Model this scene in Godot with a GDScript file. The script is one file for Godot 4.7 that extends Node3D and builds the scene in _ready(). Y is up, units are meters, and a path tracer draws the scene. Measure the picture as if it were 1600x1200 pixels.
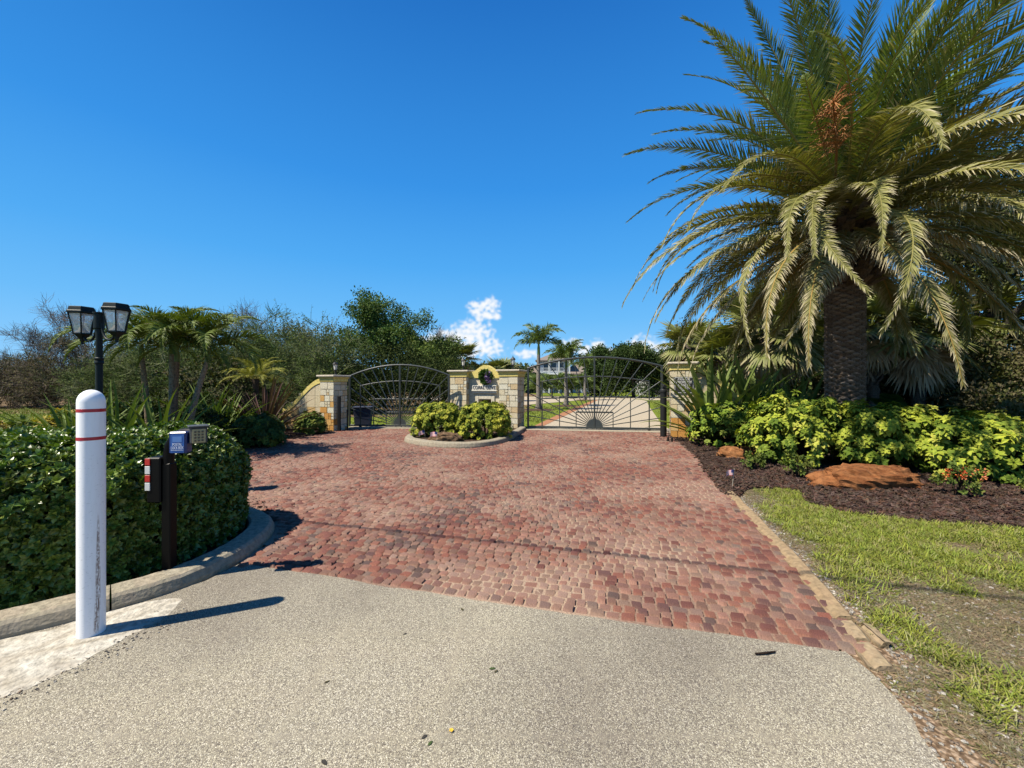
extends Node3D

# ------------------------------------------------------------------ mesh buffer
class MB:
	var v := PackedVector3Array()
	var n := PackedVector3Array()
	var c := PackedColorArray()
	var t := PackedVector2Array()
	var ix := PackedInt32Array()
	var col := Color(1, 1, 1)

	func add(p: Vector3, nn: Vector3, uv := Vector2.ZERO) -> int:
		v.append(p)
		n.append(nn)
		c.append(col)
		t.append(uv)
		return v.size() - 1

	# corners run counter-clockwise as seen from outside
	func face(a: int, b: int, d: int) -> void:
		ix.append(a)
		ix.append(d)
		ix.append(b)

	func tri(a: Vector3, b: Vector3, d: Vector3) -> void:
		var nn := (b - a).cross(d - a).normalized()
		var i := add(a, nn)
		add(b, nn)
		add(d, nn)
		face(i, i + 1, i + 2)

	func tric(a: Vector3, b: Vector3, d: Vector3, ca: Color, cb: Color, cd: Color) -> void:
		var nn := (b - a).cross(d - a).normalized()
		col = ca
		var i := add(a, nn)
		col = cb
		add(b, nn)
		col = cd
		add(d, nn)
		face(i, i + 1, i + 2)

	func quad(a: Vector3, b: Vector3, d: Vector3, e: Vector3) -> void:
		var nn := (d - a).cross(e - b).normalized()
		var i := add(a, nn, Vector2(0, 1))
		add(b, nn, Vector2(1, 1))
		add(d, nn, Vector2(1, 0))
		add(e, nn, Vector2(0, 0))
		face(i, i + 1, i + 2)
		face(i, i + 2, i + 3)

	func box(ctr: Vector3, size: Vector3, b := Basis.IDENTITY, bev := 0.0) -> void:
		var h := size * 0.5
		bev = minf(bev, minf(h.x, minf(h.y, h.z)) * 0.45)
		if bev <= 0.0:
			var p := []
			for i in 8:
				p.append(ctr + b * Vector3(h.x * (1 if i & 1 else -1), h.y * (1 if i & 2 else -1), h.z * (1 if i & 4 else -1)))
			quad(p[4], p[5], p[7], p[6])
			quad(p[1], p[0], p[2], p[3])
			quad(p[5], p[1], p[3], p[7])
			quad(p[0], p[4], p[6], p[2])
			quad(p[6], p[7], p[3], p[2])
			quad(p[0], p[1], p[5], p[4])
			return
		# chamfered: for each corner three points, one on each face
		var q := []
		for i in 8:
			var s := Vector3(1 if i & 1 else -1, 1 if i & 2 else -1, 1 if i & 4 else -1)
			var k := []
			for a in 3:
				var w := h - Vector3(bev, bev, bev)
				w[a] = h[a]
				k.append(ctr + b * (w * s))
			q.append(k)
		for a in 3:
			var u := (a + 1) % 3
			var w2 := (a + 2) % 3
			for s in 2:
				var base: int = (1 << a) * s
				var i0: int = base
				var i1: int = base | (1 << u)
				var i2: int = base | (1 << u) | (1 << w2)
				var i3: int = base | (1 << w2)
				if s:
					quad(q[i0][a], q[i1][a], q[i2][a], q[i3][a])
				else:
					quad(q[i3][a], q[i2][a], q[i1][a], q[i0][a])
		for a in 3: # edges along axis a
			var u := (a + 1) % 3
			var w2 := (a + 2) % 3
			for su in 2:
				for sw in 2:
					var e0: int = (1 << u) * su | (1 << w2) * sw
					var e1: int = e0 | (1 << a)
					if su == sw:
						quad(q[e0][w2], q[e0][u], q[e1][u], q[e1][w2])
					else:
						quad(q[e0][u], q[e0][w2], q[e1][w2], q[e1][u])
		for i in 8:
			var odd := ((i & 1) + ((i >> 1) & 1) + ((i >> 2) & 1)) % 2 == 1
			if odd:
				tri(q[i][0], q[i][1], q[i][2])
			else:
				tri(q[i][0], q[i][2], q[i][1])

	func tube(pts: PackedVector3Array, rad: PackedFloat32Array, sides := 8, caps := true) -> void:
		var m := pts.size()
		if m < 2:
			return
		var t0 := (pts[1] - pts[0]).normalized()
		var side := t0.cross(Vector3.UP)
		if side.length() < 0.05:
			side = t0.cross(Vector3.RIGHT)
		side = side.normalized()
		var first := v.size()
		for i in m:
			var tg := (pts[mini(i + 1, m - 1)] - pts[maxi(i - 1, 0)]).normalized()
			side = (side - tg * side.dot(tg)).normalized()
			var up := tg.cross(side)
			for k in sides:
				var a := TAU * k / sides
				var d := side * cos(a) + up * sin(a)
				add(pts[i] + d * rad[i], d, Vector2(float(k) / sides, i))
		for i in m - 1:
			for k in sides:
				var a0 := first + i * sides + k
				var a1 := first + i * sides + (k + 1) % sides
				face(a0, a1, a1 + sides)
				face(a0, a1 + sides, a0 + sides)
		if caps:
			for e in 2:
				var i := 0 if e == 0 else m - 1
				if rad[i] < 0.002:
					continue
				var tg := ((pts[0] - pts[1]) if e == 0 else (pts[m - 1] - pts[m - 2])).normalized()
				var ctr := add(pts[i], tg)
				var ring := v.size()
				for k in sides:
					add(v[first + i * sides + k], tg)
				for k in sides:
					if e == 1:
						face(ctr, ring + k, ring + (k + 1) % sides)
					else:
						face(ctr, ring + (k + 1) % sides, ring + k)

	# profile of (radius, height) from the bottom up
	func lathe(prof: PackedVector2Array, sides: int, at := Vector3.ZERO, b := Basis.IDENTITY, turn := 0.0) -> void:
		if sides <= 8:
			for i in prof.size() - 1:
				for k in sides:
					var d0 := Vector3(cos(TAU * k / sides + turn), 0, -sin(TAU * k / sides + turn))
					var d1 := Vector3(cos(TAU * (k + 1) / sides + turn), 0, -sin(TAU * (k + 1) / sides + turn))
					var lo := Vector3(0, prof[i].y, 0)
					var hi := Vector3(0, prof[i + 1].y, 0)
					quad(at + b * (d0 * prof[i].x + lo), at + b * (d1 * prof[i].x + lo), at + b * (d1 * prof[i + 1].x + hi), at + b * (d0 * prof[i + 1].x + hi))
			return
		var m := prof.size()
		var sn := []
		for i in m - 1:
			var d := prof[i + 1] - prof[i]
			sn.append(Vector2(d.y, -d.x).normalized())
		for i in m - 1:
			var na: Vector2 = sn[i]
			var nb: Vector2 = sn[i]
			if i > 0 and sn[i].dot(sn[i - 1]) > 0.75:
				na = (sn[i] + sn[i - 1]).normalized()
			if i < m - 2 and sn[i].dot(sn[i + 1]) > 0.75:
				nb = (sn[i] + sn[i + 1]).normalized()
			var f := v.size()
			for k in sides + 1:
				var a := TAU * k / sides + turn
				var d := Vector3(cos(a), 0, -sin(a))
				add(at + b * (d * prof[i].x + Vector3(0, prof[i].y, 0)), (b * (d * na.x + Vector3(0, na.y, 0))).normalized(), Vector2(float(k) / sides, prof[i].y))
				add(at + b * (d * prof[i + 1].x + Vector3(0, prof[i + 1].y, 0)), (b * (d * nb.x + Vector3(0, nb.y, 0))).normalized(), Vector2(float(k) / sides, prof[i + 1].y))
			for k in sides:
				var j := f + k * 2
				face(j, j + 2, j + 3)
				face(j, j + 3, j + 1)

	# prism of a polygon (x, y) counter-clockwise, from z = 0 back to z = -depth
	func extrude(poly: PackedVector2Array, depth: float, x := Transform3D.IDENTITY) -> void:
		var idx := Geometry2D.triangulate_polygon(poly)
		for s in 2:
			var z := 0.0 if s == 0 else -depth
			var nn := x.basis * Vector3(0, 0, 1 if s == 0 else -1)
			var f := v.size()
			for p in poly:
				add(x * Vector3(p.x, p.y, z), nn, p)
			for k in range(0, idx.size(), 3):
				var a := poly[idx[k]]
				var ccw := (poly[idx[k + 1]] - a).cross(poly[idx[k + 2]] - a) > 0
				if ccw == (s == 0):
					face(f + idx[k], f + idx[k + 1], f + idx[k + 2])
				else:
					face(f + idx[k], f + idx[k + 2], f + idx[k + 1])
		for k in poly.size():
			var a := poly[k]
			var b := poly[(k + 1) % poly.size()]
			quad(x * Vector3(b.x, b.y, 0), x * Vector3(a.x, a.y, 0), x * Vector3(a.x, a.y, -depth), x * Vector3(b.x, b.y, -depth))

	# level sheet over ground polygon of (x, distance)
	func sheet(poly: PackedVector2Array, y: float, skirt := 0.0) -> void:
		var idx := Geometry2D.triangulate_polygon(poly)
		var f := v.size()
		for p in poly:
			add(Vector3(p.x, y, -p.y), Vector3.UP, p)
		for k in range(0, idx.size(), 3):
			var a := poly[idx[k]]
			if (poly[idx[k + 1]] - a).cross(poly[idx[k + 2]] - a) > 0:
				face(f + idx[k], f + idx[k + 1], f + idx[k + 2])
			else:
				face(f + idx[k], f + idx[k + 2], f + idx[k + 1])
		if skirt > 0.0:
			for k in poly.size():
				var a := poly[k]
				var b := poly[(k + 1) % poly.size()]
				quad(Vector3(a.x, y - skirt, -a.y), Vector3(b.x, y - skirt, -b.y), Vector3(b.x, y, -b.y), Vector3(a.x, y, -a.y))

	func mesh() -> ArrayMesh:
		var arr := []
		arr.resize(Mesh.ARRAY_MAX)
		arr[Mesh.ARRAY_VERTEX] = v
		arr[Mesh.ARRAY_NORMAL] = n
		arr[Mesh.ARRAY_COLOR] = c
		arr[Mesh.ARRAY_TEX_UV] = t
		arr[Mesh.ARRAY_INDEX] = ix
		var m := ArrayMesh.new()
		m.add_surface_from_arrays(Mesh.PRIMITIVE_TRIANGLES, arr)
		return m

# ------------------------------------------------------------------ helpers
var rng := RandomNumberGenerator.new()
var used := {}
var M := {}
var rough_noise := FastNoiseLite.new()

func P(x: float, d: float, y := 0.0) -> Vector3:
	return Vector3(x, y, -d)

func rr(a: float, b: float) -> float:
	return rng.randf_range(a, b)

func lin(r: float, g: float, b: float) -> Color:
	return Color(r, g, b)

func tint(c: Color, amount: float) -> Color:
	var k := 1.0 + rr(-amount, amount)
	return Color(c.r * k * (1.0 + rr(-amount, amount) * 0.4), c.g * k, c.b * k * (1.0 + rr(-amount, amount) * 0.4))

func numbered(called: String) -> String:
	if not used.has(called):
		used[called] = 0
		return called
	used[called] += 1
	return "%s_%03d" % [called, used[called]]

func thing(called: String, label: String, category: String, at := Vector3.ZERO, turn := 0.0, group := "") -> Node3D:
	var o := Node3D.new()
	o.name = numbered(called)
	add_child(o)
	o.position = at
	o.rotation.y = turn
	o.set_meta("label", label)
	o.set_meta("category", category)
	if group != "":
		o.set_meta("group", group)
	return o

func part(called: String, m: Mesh, material: Material, parent: Node3D, x := Transform3D.IDENTITY) -> MeshInstance3D:
	var o := MeshInstance3D.new()
	o.name = called
	o.mesh = m
	o.material_override = material
	o.transform = x
	parent.add_child(o, true)
	return o

func struct(called: String, m: Mesh, material: Material) -> MeshInstance3D:
	var o := MeshInstance3D.new()
	o.name = numbered(called)
	o.mesh = m
	o.material_override = material
	o.set_meta("kind", "structure")
	add_child(o)
	return o

func scatter(called: String, m: Mesh, material: Material, where: Array, colors: Array, parent: Node3D) -> MultiMeshInstance3D:
	var mm := MultiMesh.new()
	mm.transform_format = MultiMesh.TRANSFORM_3D
	mm.use_colors = true
	mm.mesh = m
	mm.instance_count = where.size()
	for i in where.size():
		mm.set_instance_transform(i, where[i])
		mm.set_instance_color(i, colors[i % colors.size()] if colors.size() else Color(1, 1, 1))
	var o := MultiMeshInstance3D.new()
	o.name = called if parent != self else numbered(called)
	o.multimesh = mm
	o.material_override = material
	o.set_meta("kind", "stuff")
	parent.add_child(o, true)
	return o

func poly(flat: Array) -> PackedVector2Array:
	var out := PackedVector2Array()
	for k in range(0, flat.size(), 2):
		out.append(Vector2(flat[k], flat[k + 1]))
	return out

# a smoothed, finely stepped and slightly ragged copy of a closed outline
func wavy(p: PackedVector2Array, step: float, amp: float, sd: int, closed := true) -> PackedVector2Array:
	var out := PackedVector2Array()
	var nz := FastNoiseLite.new()
	nz.seed = sd
	nz.frequency = 2.2
	nz.fractal_octaves = 5
	nz.fractal_gain = 0.6
	var m := p.size()
	for i in (m if closed else m - 1):
		var p0 := p[(i - 1 + m) % m] if closed or i > 0 else p[i]
		var p1 := p[i]
		var p2 := p[(i + 1) % m]
		var p3 := p[(i + 2) % m] if closed or i < m - 2 else p2
		var k := maxi(1, int(p1.distance_to(p2) / step))
		for j in k:
			var q := p1.cubic_interpolate(p2, p0, p3, float(j) / k)
			out.append(q + Vector2(nz.get_noise_2d(q.x, q.y), nz.get_noise_2d(q.y + 40.0, q.x)) * amp)
	if not closed:
		out.append(p[m - 1])
	return out

func rand_basis() -> Basis:
	return Basis(Vector3(rr(-1, 1), rr(-1, 1), rr(-1, 1)).normalized(), rr(0, TAU))

# ------------------------------------------------------------------ textures and materials
func noise_tex(sd: int, type: int, freq: float, stops: Array, cols: Array, size := 512, octaves := 4, normal := false, bump := 4.0, cell := -1) -> NoiseTexture2D:
	var nz := FastNoiseLite.new()
	nz.seed = sd
	nz.noise_type = type as FastNoiseLite.NoiseType
	nz.frequency = freq
	nz.fractal_octaves = octaves
	if octaves <= 1:
		nz.fractal_type = FastNoiseLite.FRACTAL_NONE
	if cell >= 0:
		nz.cellular_return_type = cell as FastNoiseLite.CellularReturnType
	var tex := NoiseTexture2D.new()
	tex.width = size
	tex.height = size
	tex.seamless = true
	tex.noise = nz
	if normal:
		tex.as_normal_map = true
		tex.bump_strength = bump
	elif stops.size():
		var g := Gradient.new()
		g.offsets = PackedFloat32Array(stops)
		g.colors = PackedColorArray(cols)
		tex.color_ramp = g
	return tex

func grey(k: float) -> Color:
	return Color(k, k, k)

func mat(called: String, rough: float, albedo_tex: Texture2D = null, scale := 1.0, height_tex: Texture2D = null, height := 0.0, spec := 0.5) -> StandardMaterial3D:
	var m := StandardMaterial3D.new()
	m.vertex_color_use_as_albedo = true
	m.roughness = rough
	m.metallic_specular = spec
	if albedo_tex:
		m.albedo_texture = albedo_tex
	if height_tex:
		m.heightmap_enabled = true
		m.heightmap_texture = height_tex
		m.heightmap_scale = height
	if albedo_tex or height_tex:
		m.uv1_triplanar = true
		m.uv1_world_triplanar = true
		m.uv1_scale = Vector3(scale, scale, scale)
	M[called] = m
	return m

func leafy(called: String, rough: float, back: Color, spec := 0.5) -> StandardMaterial3D:
	var m := mat(called, rough, null, 1.0, null, 0.0, spec)
	m.backlight_enabled = true
	m.backlight = back
	m.cull_mode = BaseMaterial3D.CULL_DISABLED
	return m

func make_materials() -> void:
	var ty := FastNoiseLite.TYPE_SIMPLEX_SMOOTH
	var grain := noise_tex(3, ty, 0.06, [0.0, 0.5, 1.0], [grey(0.72), grey(0.9), grey(1.0)], 512, 5)
	var blotch := noise_tex(8, ty, 0.012, [0.1, 0.45, 0.9], [grey(0.62), grey(0.9), grey(1.0)], 512, 5)
	var fine_h := noise_tex(5, ty, 0.09, [], [], 512, 4)
	# crushed stone chips: each cell of the pattern is one chip
	var chip := noise_tex(21, FastNoiseLite.TYPE_CELLULAR, 0.085, [0.0, 0.16, 0.34, 0.5, 0.66, 0.84, 1.0],
		[Color(0.40, 0.37, 0.34), Color(0.52, 0.49, 0.44), Color(0.63, 0.60, 0.53), Color(0.58, 0.56, 0.52), Color(0.69, 0.66, 0.58), Color(0.78, 0.755, 0.67), Color(0.92, 0.90, 0.84)], 2048, 1, false, 4.0, FastNoiseLite.RETURN_CELL_VALUE)
	var chip_h := noise_tex(21, FastNoiseLite.TYPE_CELLULAR, 0.085, [0.0, 1.0], [grey(1.0), grey(0.0)], 2048, 1, false, 4.0, FastNoiseLite.RETURN_DISTANCE)
	var road_patch := noise_tex(33, ty, 0.006, [0.0, 0.4, 0.62, 1.0], [Color(0.80, 0.78, 0.77), Color(0.93, 0.92, 0.90), Color(1, 0.99, 0.96), Color(1, 1, 1)], 512, 5)
	var m := mat("road", 0.85, chip, 1.5, chip_h, 0.28)
	m.detail_enabled = true
	m.detail_blend_mode = BaseMaterial3D.BLEND_MODE_MUL
	m.detail_albedo = road_patch
	m.detail_uv_layer = BaseMaterial3D.DETAIL_UV_2
	m.uv2_triplanar = true
	m.uv2_world_triplanar = true
	m.uv2_scale = Vector3(0.11, 0.11, 0.11)
	var soil := noise_tex(41, ty, 0.045, [0.0, 0.4, 0.53, 0.66, 1.0], [Color(0.38, 0.33, 0.27), Color(0.52, 0.45, 0.37), Color(0.63, 0.56, 0.47), Color(0.75, 0.68, 0.59), Color(0.86, 0.80, 0.72)], 1024, 6)
	mat("soil", 0.95, soil, 0.7, fine_h, 1.2, 0.2)
	var sand := noise_tex(45, ty, 0.05, [0.0, 0.5, 1.0], [grey(0.78), grey(0.92), grey(1.0)], 1024, 6)
	mat("sand", 0.95, sand, 1.1, fine_h, 0.6, 0.2)
	mat("sett", 0.8, grain, 3.1, fine_h, 0.35, 0.35)
	var turf := noise_tex(47, ty, 0.03, [0.0, 0.4, 0.6, 1.0], [Color(0.36, 0.44, 0.14), Color(0.46, 0.53, 0.18), Color(0.55, 0.58, 0.25), Color(0.66, 0.64, 0.36)], 1024, 6)
	mat("turf", 0.95, turf, 0.16, fine_h, 4.0, 0.2)
	var conc := noise_tex(51, ty, 0.02, [0.0, 0.4, 0.7, 1.0], [grey(0.70), grey(0.86), grey(0.95), grey(1.0)], 1024, 6)
	mat("concrete", 0.9, conc, 0.9, fine_h, 0.5, 0.3)
	mat("stucco", 0.9, conc, 0.8, fine_h, 0.3, 0.3)
	mat("stone", 0.9, conc, 2.3, fine_h, 0.9, 0.3)
	mat("rock", 0.92, blotch, 1.8, fine_h, 2.2, 0.3)
	mat("bark", 0.95, blotch, 3.0, fine_h, 2.5, 0.2)
	mat("mulch", 0.95, blotch, 2.0, fine_h, 2.0, 0.2)
	mat("paint", 0.32, null, 1.0, null, 0.0, 0.5)
	mat("black_metal", 0.5, grain, 2.0, null, 0.0, 0.3)
	mat("gate_metal", 0.4, grain, 2.0)
	mat("plain", 0.75, grain, 1.0)
	mat("roof", 0.9, grain, 0.4)
	leafy("glossy_leaf", 0.34, Color(0.55, 0.62, 0.25), 0.45)
	leafy("leaf", 0.58, Color(0.62, 0.66, 0.28), 0.22)
	leafy("tree_leaf", 0.72, Color(0.6, 0.65, 0.3), 0.22)
	leafy("dry_leaf", 0.85, Color(0.45, 0.42, 0.25), 0.15)
	leafy("frond", 0.55, Color(0.6, 0.62, 0.28), 0.3)
	leafy("grass", 0.6, Color(0.6, 0.65, 0.3), 0.3)
	leafy("cloth", 0.8, Color(0.5, 0.5, 0.5), 0.2)
	var g := StandardMaterial3D.new()
	g.transparency = BaseMaterial3D.TRANSPARENCY_ALPHA
	g.albedo_color = Color(0.92, 0.94, 0.95, 0.42)
	g.roughness = 0.12
	M["pane"] = g
	var w := StandardMaterial3D.new()
	w.albedo_color = Color(0.12, 0.16, 0.2)
	w.roughness = 0.08
	M["window"] = w

# ------------------------------------------------------------------ light, sky, camera
func make_sky() -> PanoramaSkyMaterial:
	var W := 2048
	var H := 1024
	var im := Image.create(W, H, false, Image.FORMAT_RGBAF)
	# colour of clear air by height above the horizon, in degrees
	var el := [-90.0, -1.0, 0.0, 4.0, 9.0, 16.0, 26.0, 44.0, 65.0, 90.0]
	var cl := [Color(0.16, 0.17, 0.13), Color(0.26, 0.30, 0.28), Color(0.34, 0.67, 1.0), Color(0.25, 0.60, 0.99), Color(0.155, 0.51, 0.96), Color(0.085, 0.41, 0.91), Color(0.042, 0.295, 0.80), Color(0.019, 0.170, 0.57), Color(0.011, 0.11, 0.42), Color(0.009, 0.09, 0.36)]
	for y in H:
		var e := 90.0 - (y + 0.5) * 180.0 / H
		var k := 0
		while k < el.size() - 2 and e > el[k + 1]:
			k += 1
		var c: Color = cl[k].lerp(cl[k + 1], clampf((e - el[k]) / (el[k + 1] - el[k]), 0, 1))
		im.fill_rect(Rect2i(0, y, W, 1), Color(c.r / 1.9, c.g / 1.9, c.b / 1.9))
	# fair-weather cumulus low over the horizon: [azimuth, elevation, half width, half height] in degrees
	var nz := FastNoiseLite.new()
	nz.seed = 12
	nz.frequency = 0.33
	nz.fractal_octaves = 5
	var puffs := [[-4.7, 10.9, 1.5, 0.9], [-3.1, 11.2, 1.2, 1.0], [-4.2, 9.8, 1.6, 0.9], [-2.6, 9.9, 1.0, 0.7], [-6.0, 8.2, 1.9, 0.9], [-7.4, 7.0, 2.2, 1.1], [-5.0, 7.0, 2.2, 1.4], [-9.6, 6.6, 2.4, 0.9], [-11.6, 6.2, 1.6, 0.7], [-6.5, 5.2, 3.4, 1.4], [-3.2, 5.2, 1.8, 1.2],
		[8.6, 5.3, 1.5, 1.0], [10.6, 4.6, 1.3, 0.8], [12.2, 5.3, 1.0, 0.9], [13.2, 4.3, 1.6, 0.8], [18.0, 5.2, 1.7, 1.2], [20.5, 4.6, 2.0, 1.0], [2.0, 4.3, 1.6, 0.6]]
	var g2 := RandomNumberGenerator.new()
	g2.seed = 77
	for k in 70:
		var a := g2.randf_range(62.0, 298.0)
		for j in 3:
			puffs.append([a + g2.randf_range(-2.5, 2.5), g2.randf_range(1.5, 7.5), g2.randf_range(1.2, 3.0), g2.randf_range(0.5, 1.2)])
	for p in puffs:
		var x0 := int(floor((p[0] - p[2] * 2.2) / 360.0 * W))
		var x1 := int(ceil((p[0] + p[2] * 2.2) / 360.0 * W))
		var y0 := int((90.0 - p[1] - p[3] * 2.2) / 180.0 * H)
		var y1 := int((90.0 - p[1] + p[3] * 2.2) / 180.0 * H)
		for y in range(y0, y1 + 1):
			for x in range(x0, x1 + 1):
				var az := (x + 0.5) * 360.0 / W
				var e := 90.0 - (y + 0.5) * 180.0 / H
				if e < 0.2:
					continue
				var dx: float = (az - p[0]) / p[2]
				var dy: float = (e - p[1]) / p[3]
				var d := 1.0 - (dx * dx + dy * dy) * 0.55 + nz.get_noise_2d(az * 3.0, e * 3.6) * 1.1
				var a := smoothstep(0.0, 1.15, d)
				if a <= 0.0:
					continue
				var xx := posmod(x, W)
				var was := im.get_pixel(xx, y)
				var body := Color(0.46, 0.49, 0.52).lerp(Color(0.53, 0.53, 0.53), smoothstep(0.3, 1.2, d))
				im.set_pixel(xx, y, was.lerp(body, a * 0.9))
	var sky := PanoramaSkyMaterial.new()
	sky.panorama = ImageTexture.create_from_image(im)
	return sky

func _ready() -> void:
	rng.seed = 20240611
	var cam := Camera3D.new()
	cam.name = "camera"
	cam.fov = 88.1
	cam.near = 0.05
	cam.far = 2000.0
	cam.position = Vector3(0, 1.45, 0)
	add_child(cam)
	cam.current = true
	var env := Environment.new()
	env.background_mode = Environment.BG_SKY
	env.sky = Sky.new()
	env.sky.sky_material = make_sky()
	env.tonemap_mode = Environment.TONE_MAPPER_LINEAR
	env.tonemap_exposure = 1.9
	env.sdfgi_enabled = true
	env.ssao_enabled = true
	env.ssil_enabled = true
	var we := WorldEnvironment.new()
	we.name = "environment"
	we.environment = env
	add_child(we)
	var sun := DirectionalLight3D.new()
	sun.name = "sun"
	sun.light_energy = 1.6
	sun.light_color = Color(1.0, 0.965, 0.90)
	sun.light_angular_distance = 0.53
	sun.shadow_enabled = true
	add_child(sun)
	sun.look_at_from_position(Vector3.ZERO, Vector3(0.885, -1.42, -0.363))
	make_materials()
	build_ground()
	build_driveway()
	build_entrance()
	build_left_island()
	build_left_bed()
	build_right_bed()
	build_big_palm()
	build_right_woods()
	build_left_woods()
	build_beyond()
	build_lawn()
	build_small_things()

# ------------------------------------------------------------------ ground, road, paving
var drive_edge: PackedVector2Array
var island_edge: PackedVector2Array
var right_bed: PackedVector2Array
var left_bed: PackedVector2Array

func kerb_sweep(mb: MB, path: PackedVector2Array, width: float, h: float, side: float, tone := Color(0.31, 0.27, 0.20)) -> void:
	var prof := [Vector2(0, -0.03), Vector2(0.0, h * 0.25), Vector2(0.022, h - 0.022), Vector2(0.042, h - 0.004), Vector2(0.07, h), Vector2(width - 0.025, h + 0.004), Vector2(width - 0.006, h - 0.012), Vector2(width, -0.03)]
	var m := path.size()
	var rows := []
	for i in m:
		var tg := (path[mini(i + 1, m - 1)] - path[maxi(i - 1, 0)]).normalized()
		var nn := Vector2(-tg.y, tg.x) * side
		var row := []
		var wob := rough_noise.get_noise_2d(path[i].x * 9.0, path[i].y * 9.0) * 0.006
		for q in prof:
			var at: Vector2 = path[i] + nn * q.x
			row.append(Vector3(at.x, q.y + (wob if q.y > 0 else 0.0), -at.y))
		rows.append(row)
	for i in m - 1:
		for k in prof.size() - 1:
			mb.col = tint(tone, 0.05)
			if side > 0:
				mb.quad(rows[i][k], rows[i + 1][k], rows[i + 1][k + 1], rows[i][k + 1])
			else:
				mb.quad(rows[i + 1][k], rows[i][k], rows[i][k + 1], rows[i + 1][k + 1])
	for e in [0, m - 1]:
		for k in range(1, prof.size() - 1):
			mb.tri(rows[e][0], rows[e][k], rows[e][k + 1])

func build_ground() -> void:
	rough_noise.seed = 5
	rough_noise.frequency = 1.0
	var mb := MB.new()
	mb.col = Color(0.5, 0.53, 0.4)
	mb.sheet(poly([-400, -60, 400, -60, 400, 700, -400, 700]), -0.03)
	struct("ground", mb.mesh(), M.turf)
	mb = MB.new()
	mb.col = Color(0.65, 0.645, 0.64)
	var edge := wavy(poly([-1.95, 3.14, -1.4, 3.0, -0.92, 2.85, 0, 2.6, 0.77, 2.4, 1.45, 2.24, 1.80, 2.15]), 0.08, 0.025, 3, false)
	var right := wavy(poly([1.80, 2.15, 1.80, 2.0, 1.74, 1.73, 1.62, 1.5, 1.52, 1.0, 1.6, 0.0, 1.9, -3.0, 2.4, -10.0]), 0.1, 0.05, 9, false)
	var rp := PackedVector2Array()
	rp.append_array(edge)
	rp.append_array(right)
	rp.append_array(poly([-14, -10, -14, 1.6, -6, 1.65, -4.4, 1.75, -3.45, 1.95, -2.86, 2.32, -2.5, 2.62, -2.26, 2.92, -2.2, 3.2]))
	var clean := PackedVector2Array()
	for q in rp:
		if clean.is_empty() or clean[clean.size() - 1].distance_to(q) > 0.004:
			clean.append(q)
	mb.sheet(clean, 0.0, 0.04)
	struct("road", mb.mesh(), M.road)
	# pale concrete footing poured round the bollard, trowelled out thin at its rim
	mb = MB.new()
	var rim := wavy(poly([-3.0, 1.62, -2.45, 1.78, -2.31, 1.87, -2.25, 2.02, -2.19, 2.27, -2.14, 2.46, -2.2, 2.64, -2.38, 2.66, -2.52, 2.56, -2.88, 2.24, -3.4, 1.93, -3.5, 1.7]), 0.035, 0.07, 17)
	var mid := Vector2(-2.62, 2.1)
	var pad_rows := []
	for k in rim.size():
		var row := []
		for f in [0.0, 0.35, 0.7, 0.88, 1.0]:
			var q := mid.lerp(rim[k], f)
			var n0 := rough_noise.get_noise_2d(q.x * 5.0, q.y * 5.0)
			var n1 := rough_noise.get_noise_2d(q.x * 17.0 + 9.0, q.y * 17.0)
			mb.col = Color(0.34, 0.30, 0.235).lerp(Color(0.56, 0.53, 0.455), clampf(0.5 + n0 * 0.9 + n1 * 0.5, 0, 1))
			row.append(mb.add(Vector3(q.x, (0.004 + 0.006 * (1.0 - f) + n1 * 0.003) if f < 0.9 else 0.0012, -q.y), Vector3(n0 * 0.1, 1, n1 * 0.1).normalized()))
		pad_rows.append(row)
	for k in pad_rows.size():
		var a: Array = pad_rows[k]
		var b: Array = pad_rows[(k + 1) % pad_rows.size()]
		for e in 4:
			mb.face(a[e], a[e + 1], b[e + 1])
			mb.face(a[e], b[e + 1], b[e])
	struct("concrete_pad", mb.mesh(), M.concrete)
	# bare soil of the verge
	mb = MB.new()
	mb.col = Color(0.50, 0.45, 0.41)
	mb.sheet(poly([1.1, -10, 16, -10, 16, 6.5, 2.7, 6.5, 2.72, 5.2, 1.72, 1.9, 1.3, 1.0]), -0.014)
	struct("verge_soil", mb.mesh(), M.soil)
	# mulched planting beds
	right_bed = wavy(poly([2.80, 5.22, 3.3, 5.5, 3.85, 5.42, 3.62, 4.75, 3.95, 4.36, 5.13, 3.98, 7, 3.6, 11, 3.3, 16, 5, 16, 11.5, 9, 12.8, 5.2, 12.3, 4.62, 11.8, 4.28, 10.7, 3.80, 8.6]), 0.12, 0.07, 31)
	left_bed = wavy(poly([-2.55, 4.4, -3.4, 5.0, -5.2, 6.0, -6.8, 7.7, -6.35, 9.3, -5.55, 10.95, -5.35, 12.3, -6.5, 13.6, -10, 12.8, -12.4, 10, -11.5, 7, -8, 4.6, -5, 3.4, -2.9, 3.0]), 0.12, 0.07, 37)
	for k in 2:
		mb = MB.new()
		mb.col = Color(0.08, 0.052, 0.041)
		mb.sheet(right_bed if k == 0 else left_bed, 0.004)
		struct("mulch_bed", mb.mesh(), M.mulch)
	mb = MB.new()
	for k in 3:
		mb.col = tint(Color(1, 1, 1), 0.1)
		mb.box(Vector3(rr(-0.006, 0.006), 0.004 * k, rr(-0.006, 0.006)), Vector3(rr(0.035, 0.06), 0.005, rr(0.008, 0.014)), Basis(Vector3.UP, rr(-0.9, 0.9)) * Basis(Vector3.FORWARD, rr(-0.3, 0.3)))
	var where := []
	var cols := []
	for k in 17:
		cols.append(tint(Color(0.108, 0.067, 0.052), 0.5))
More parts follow.
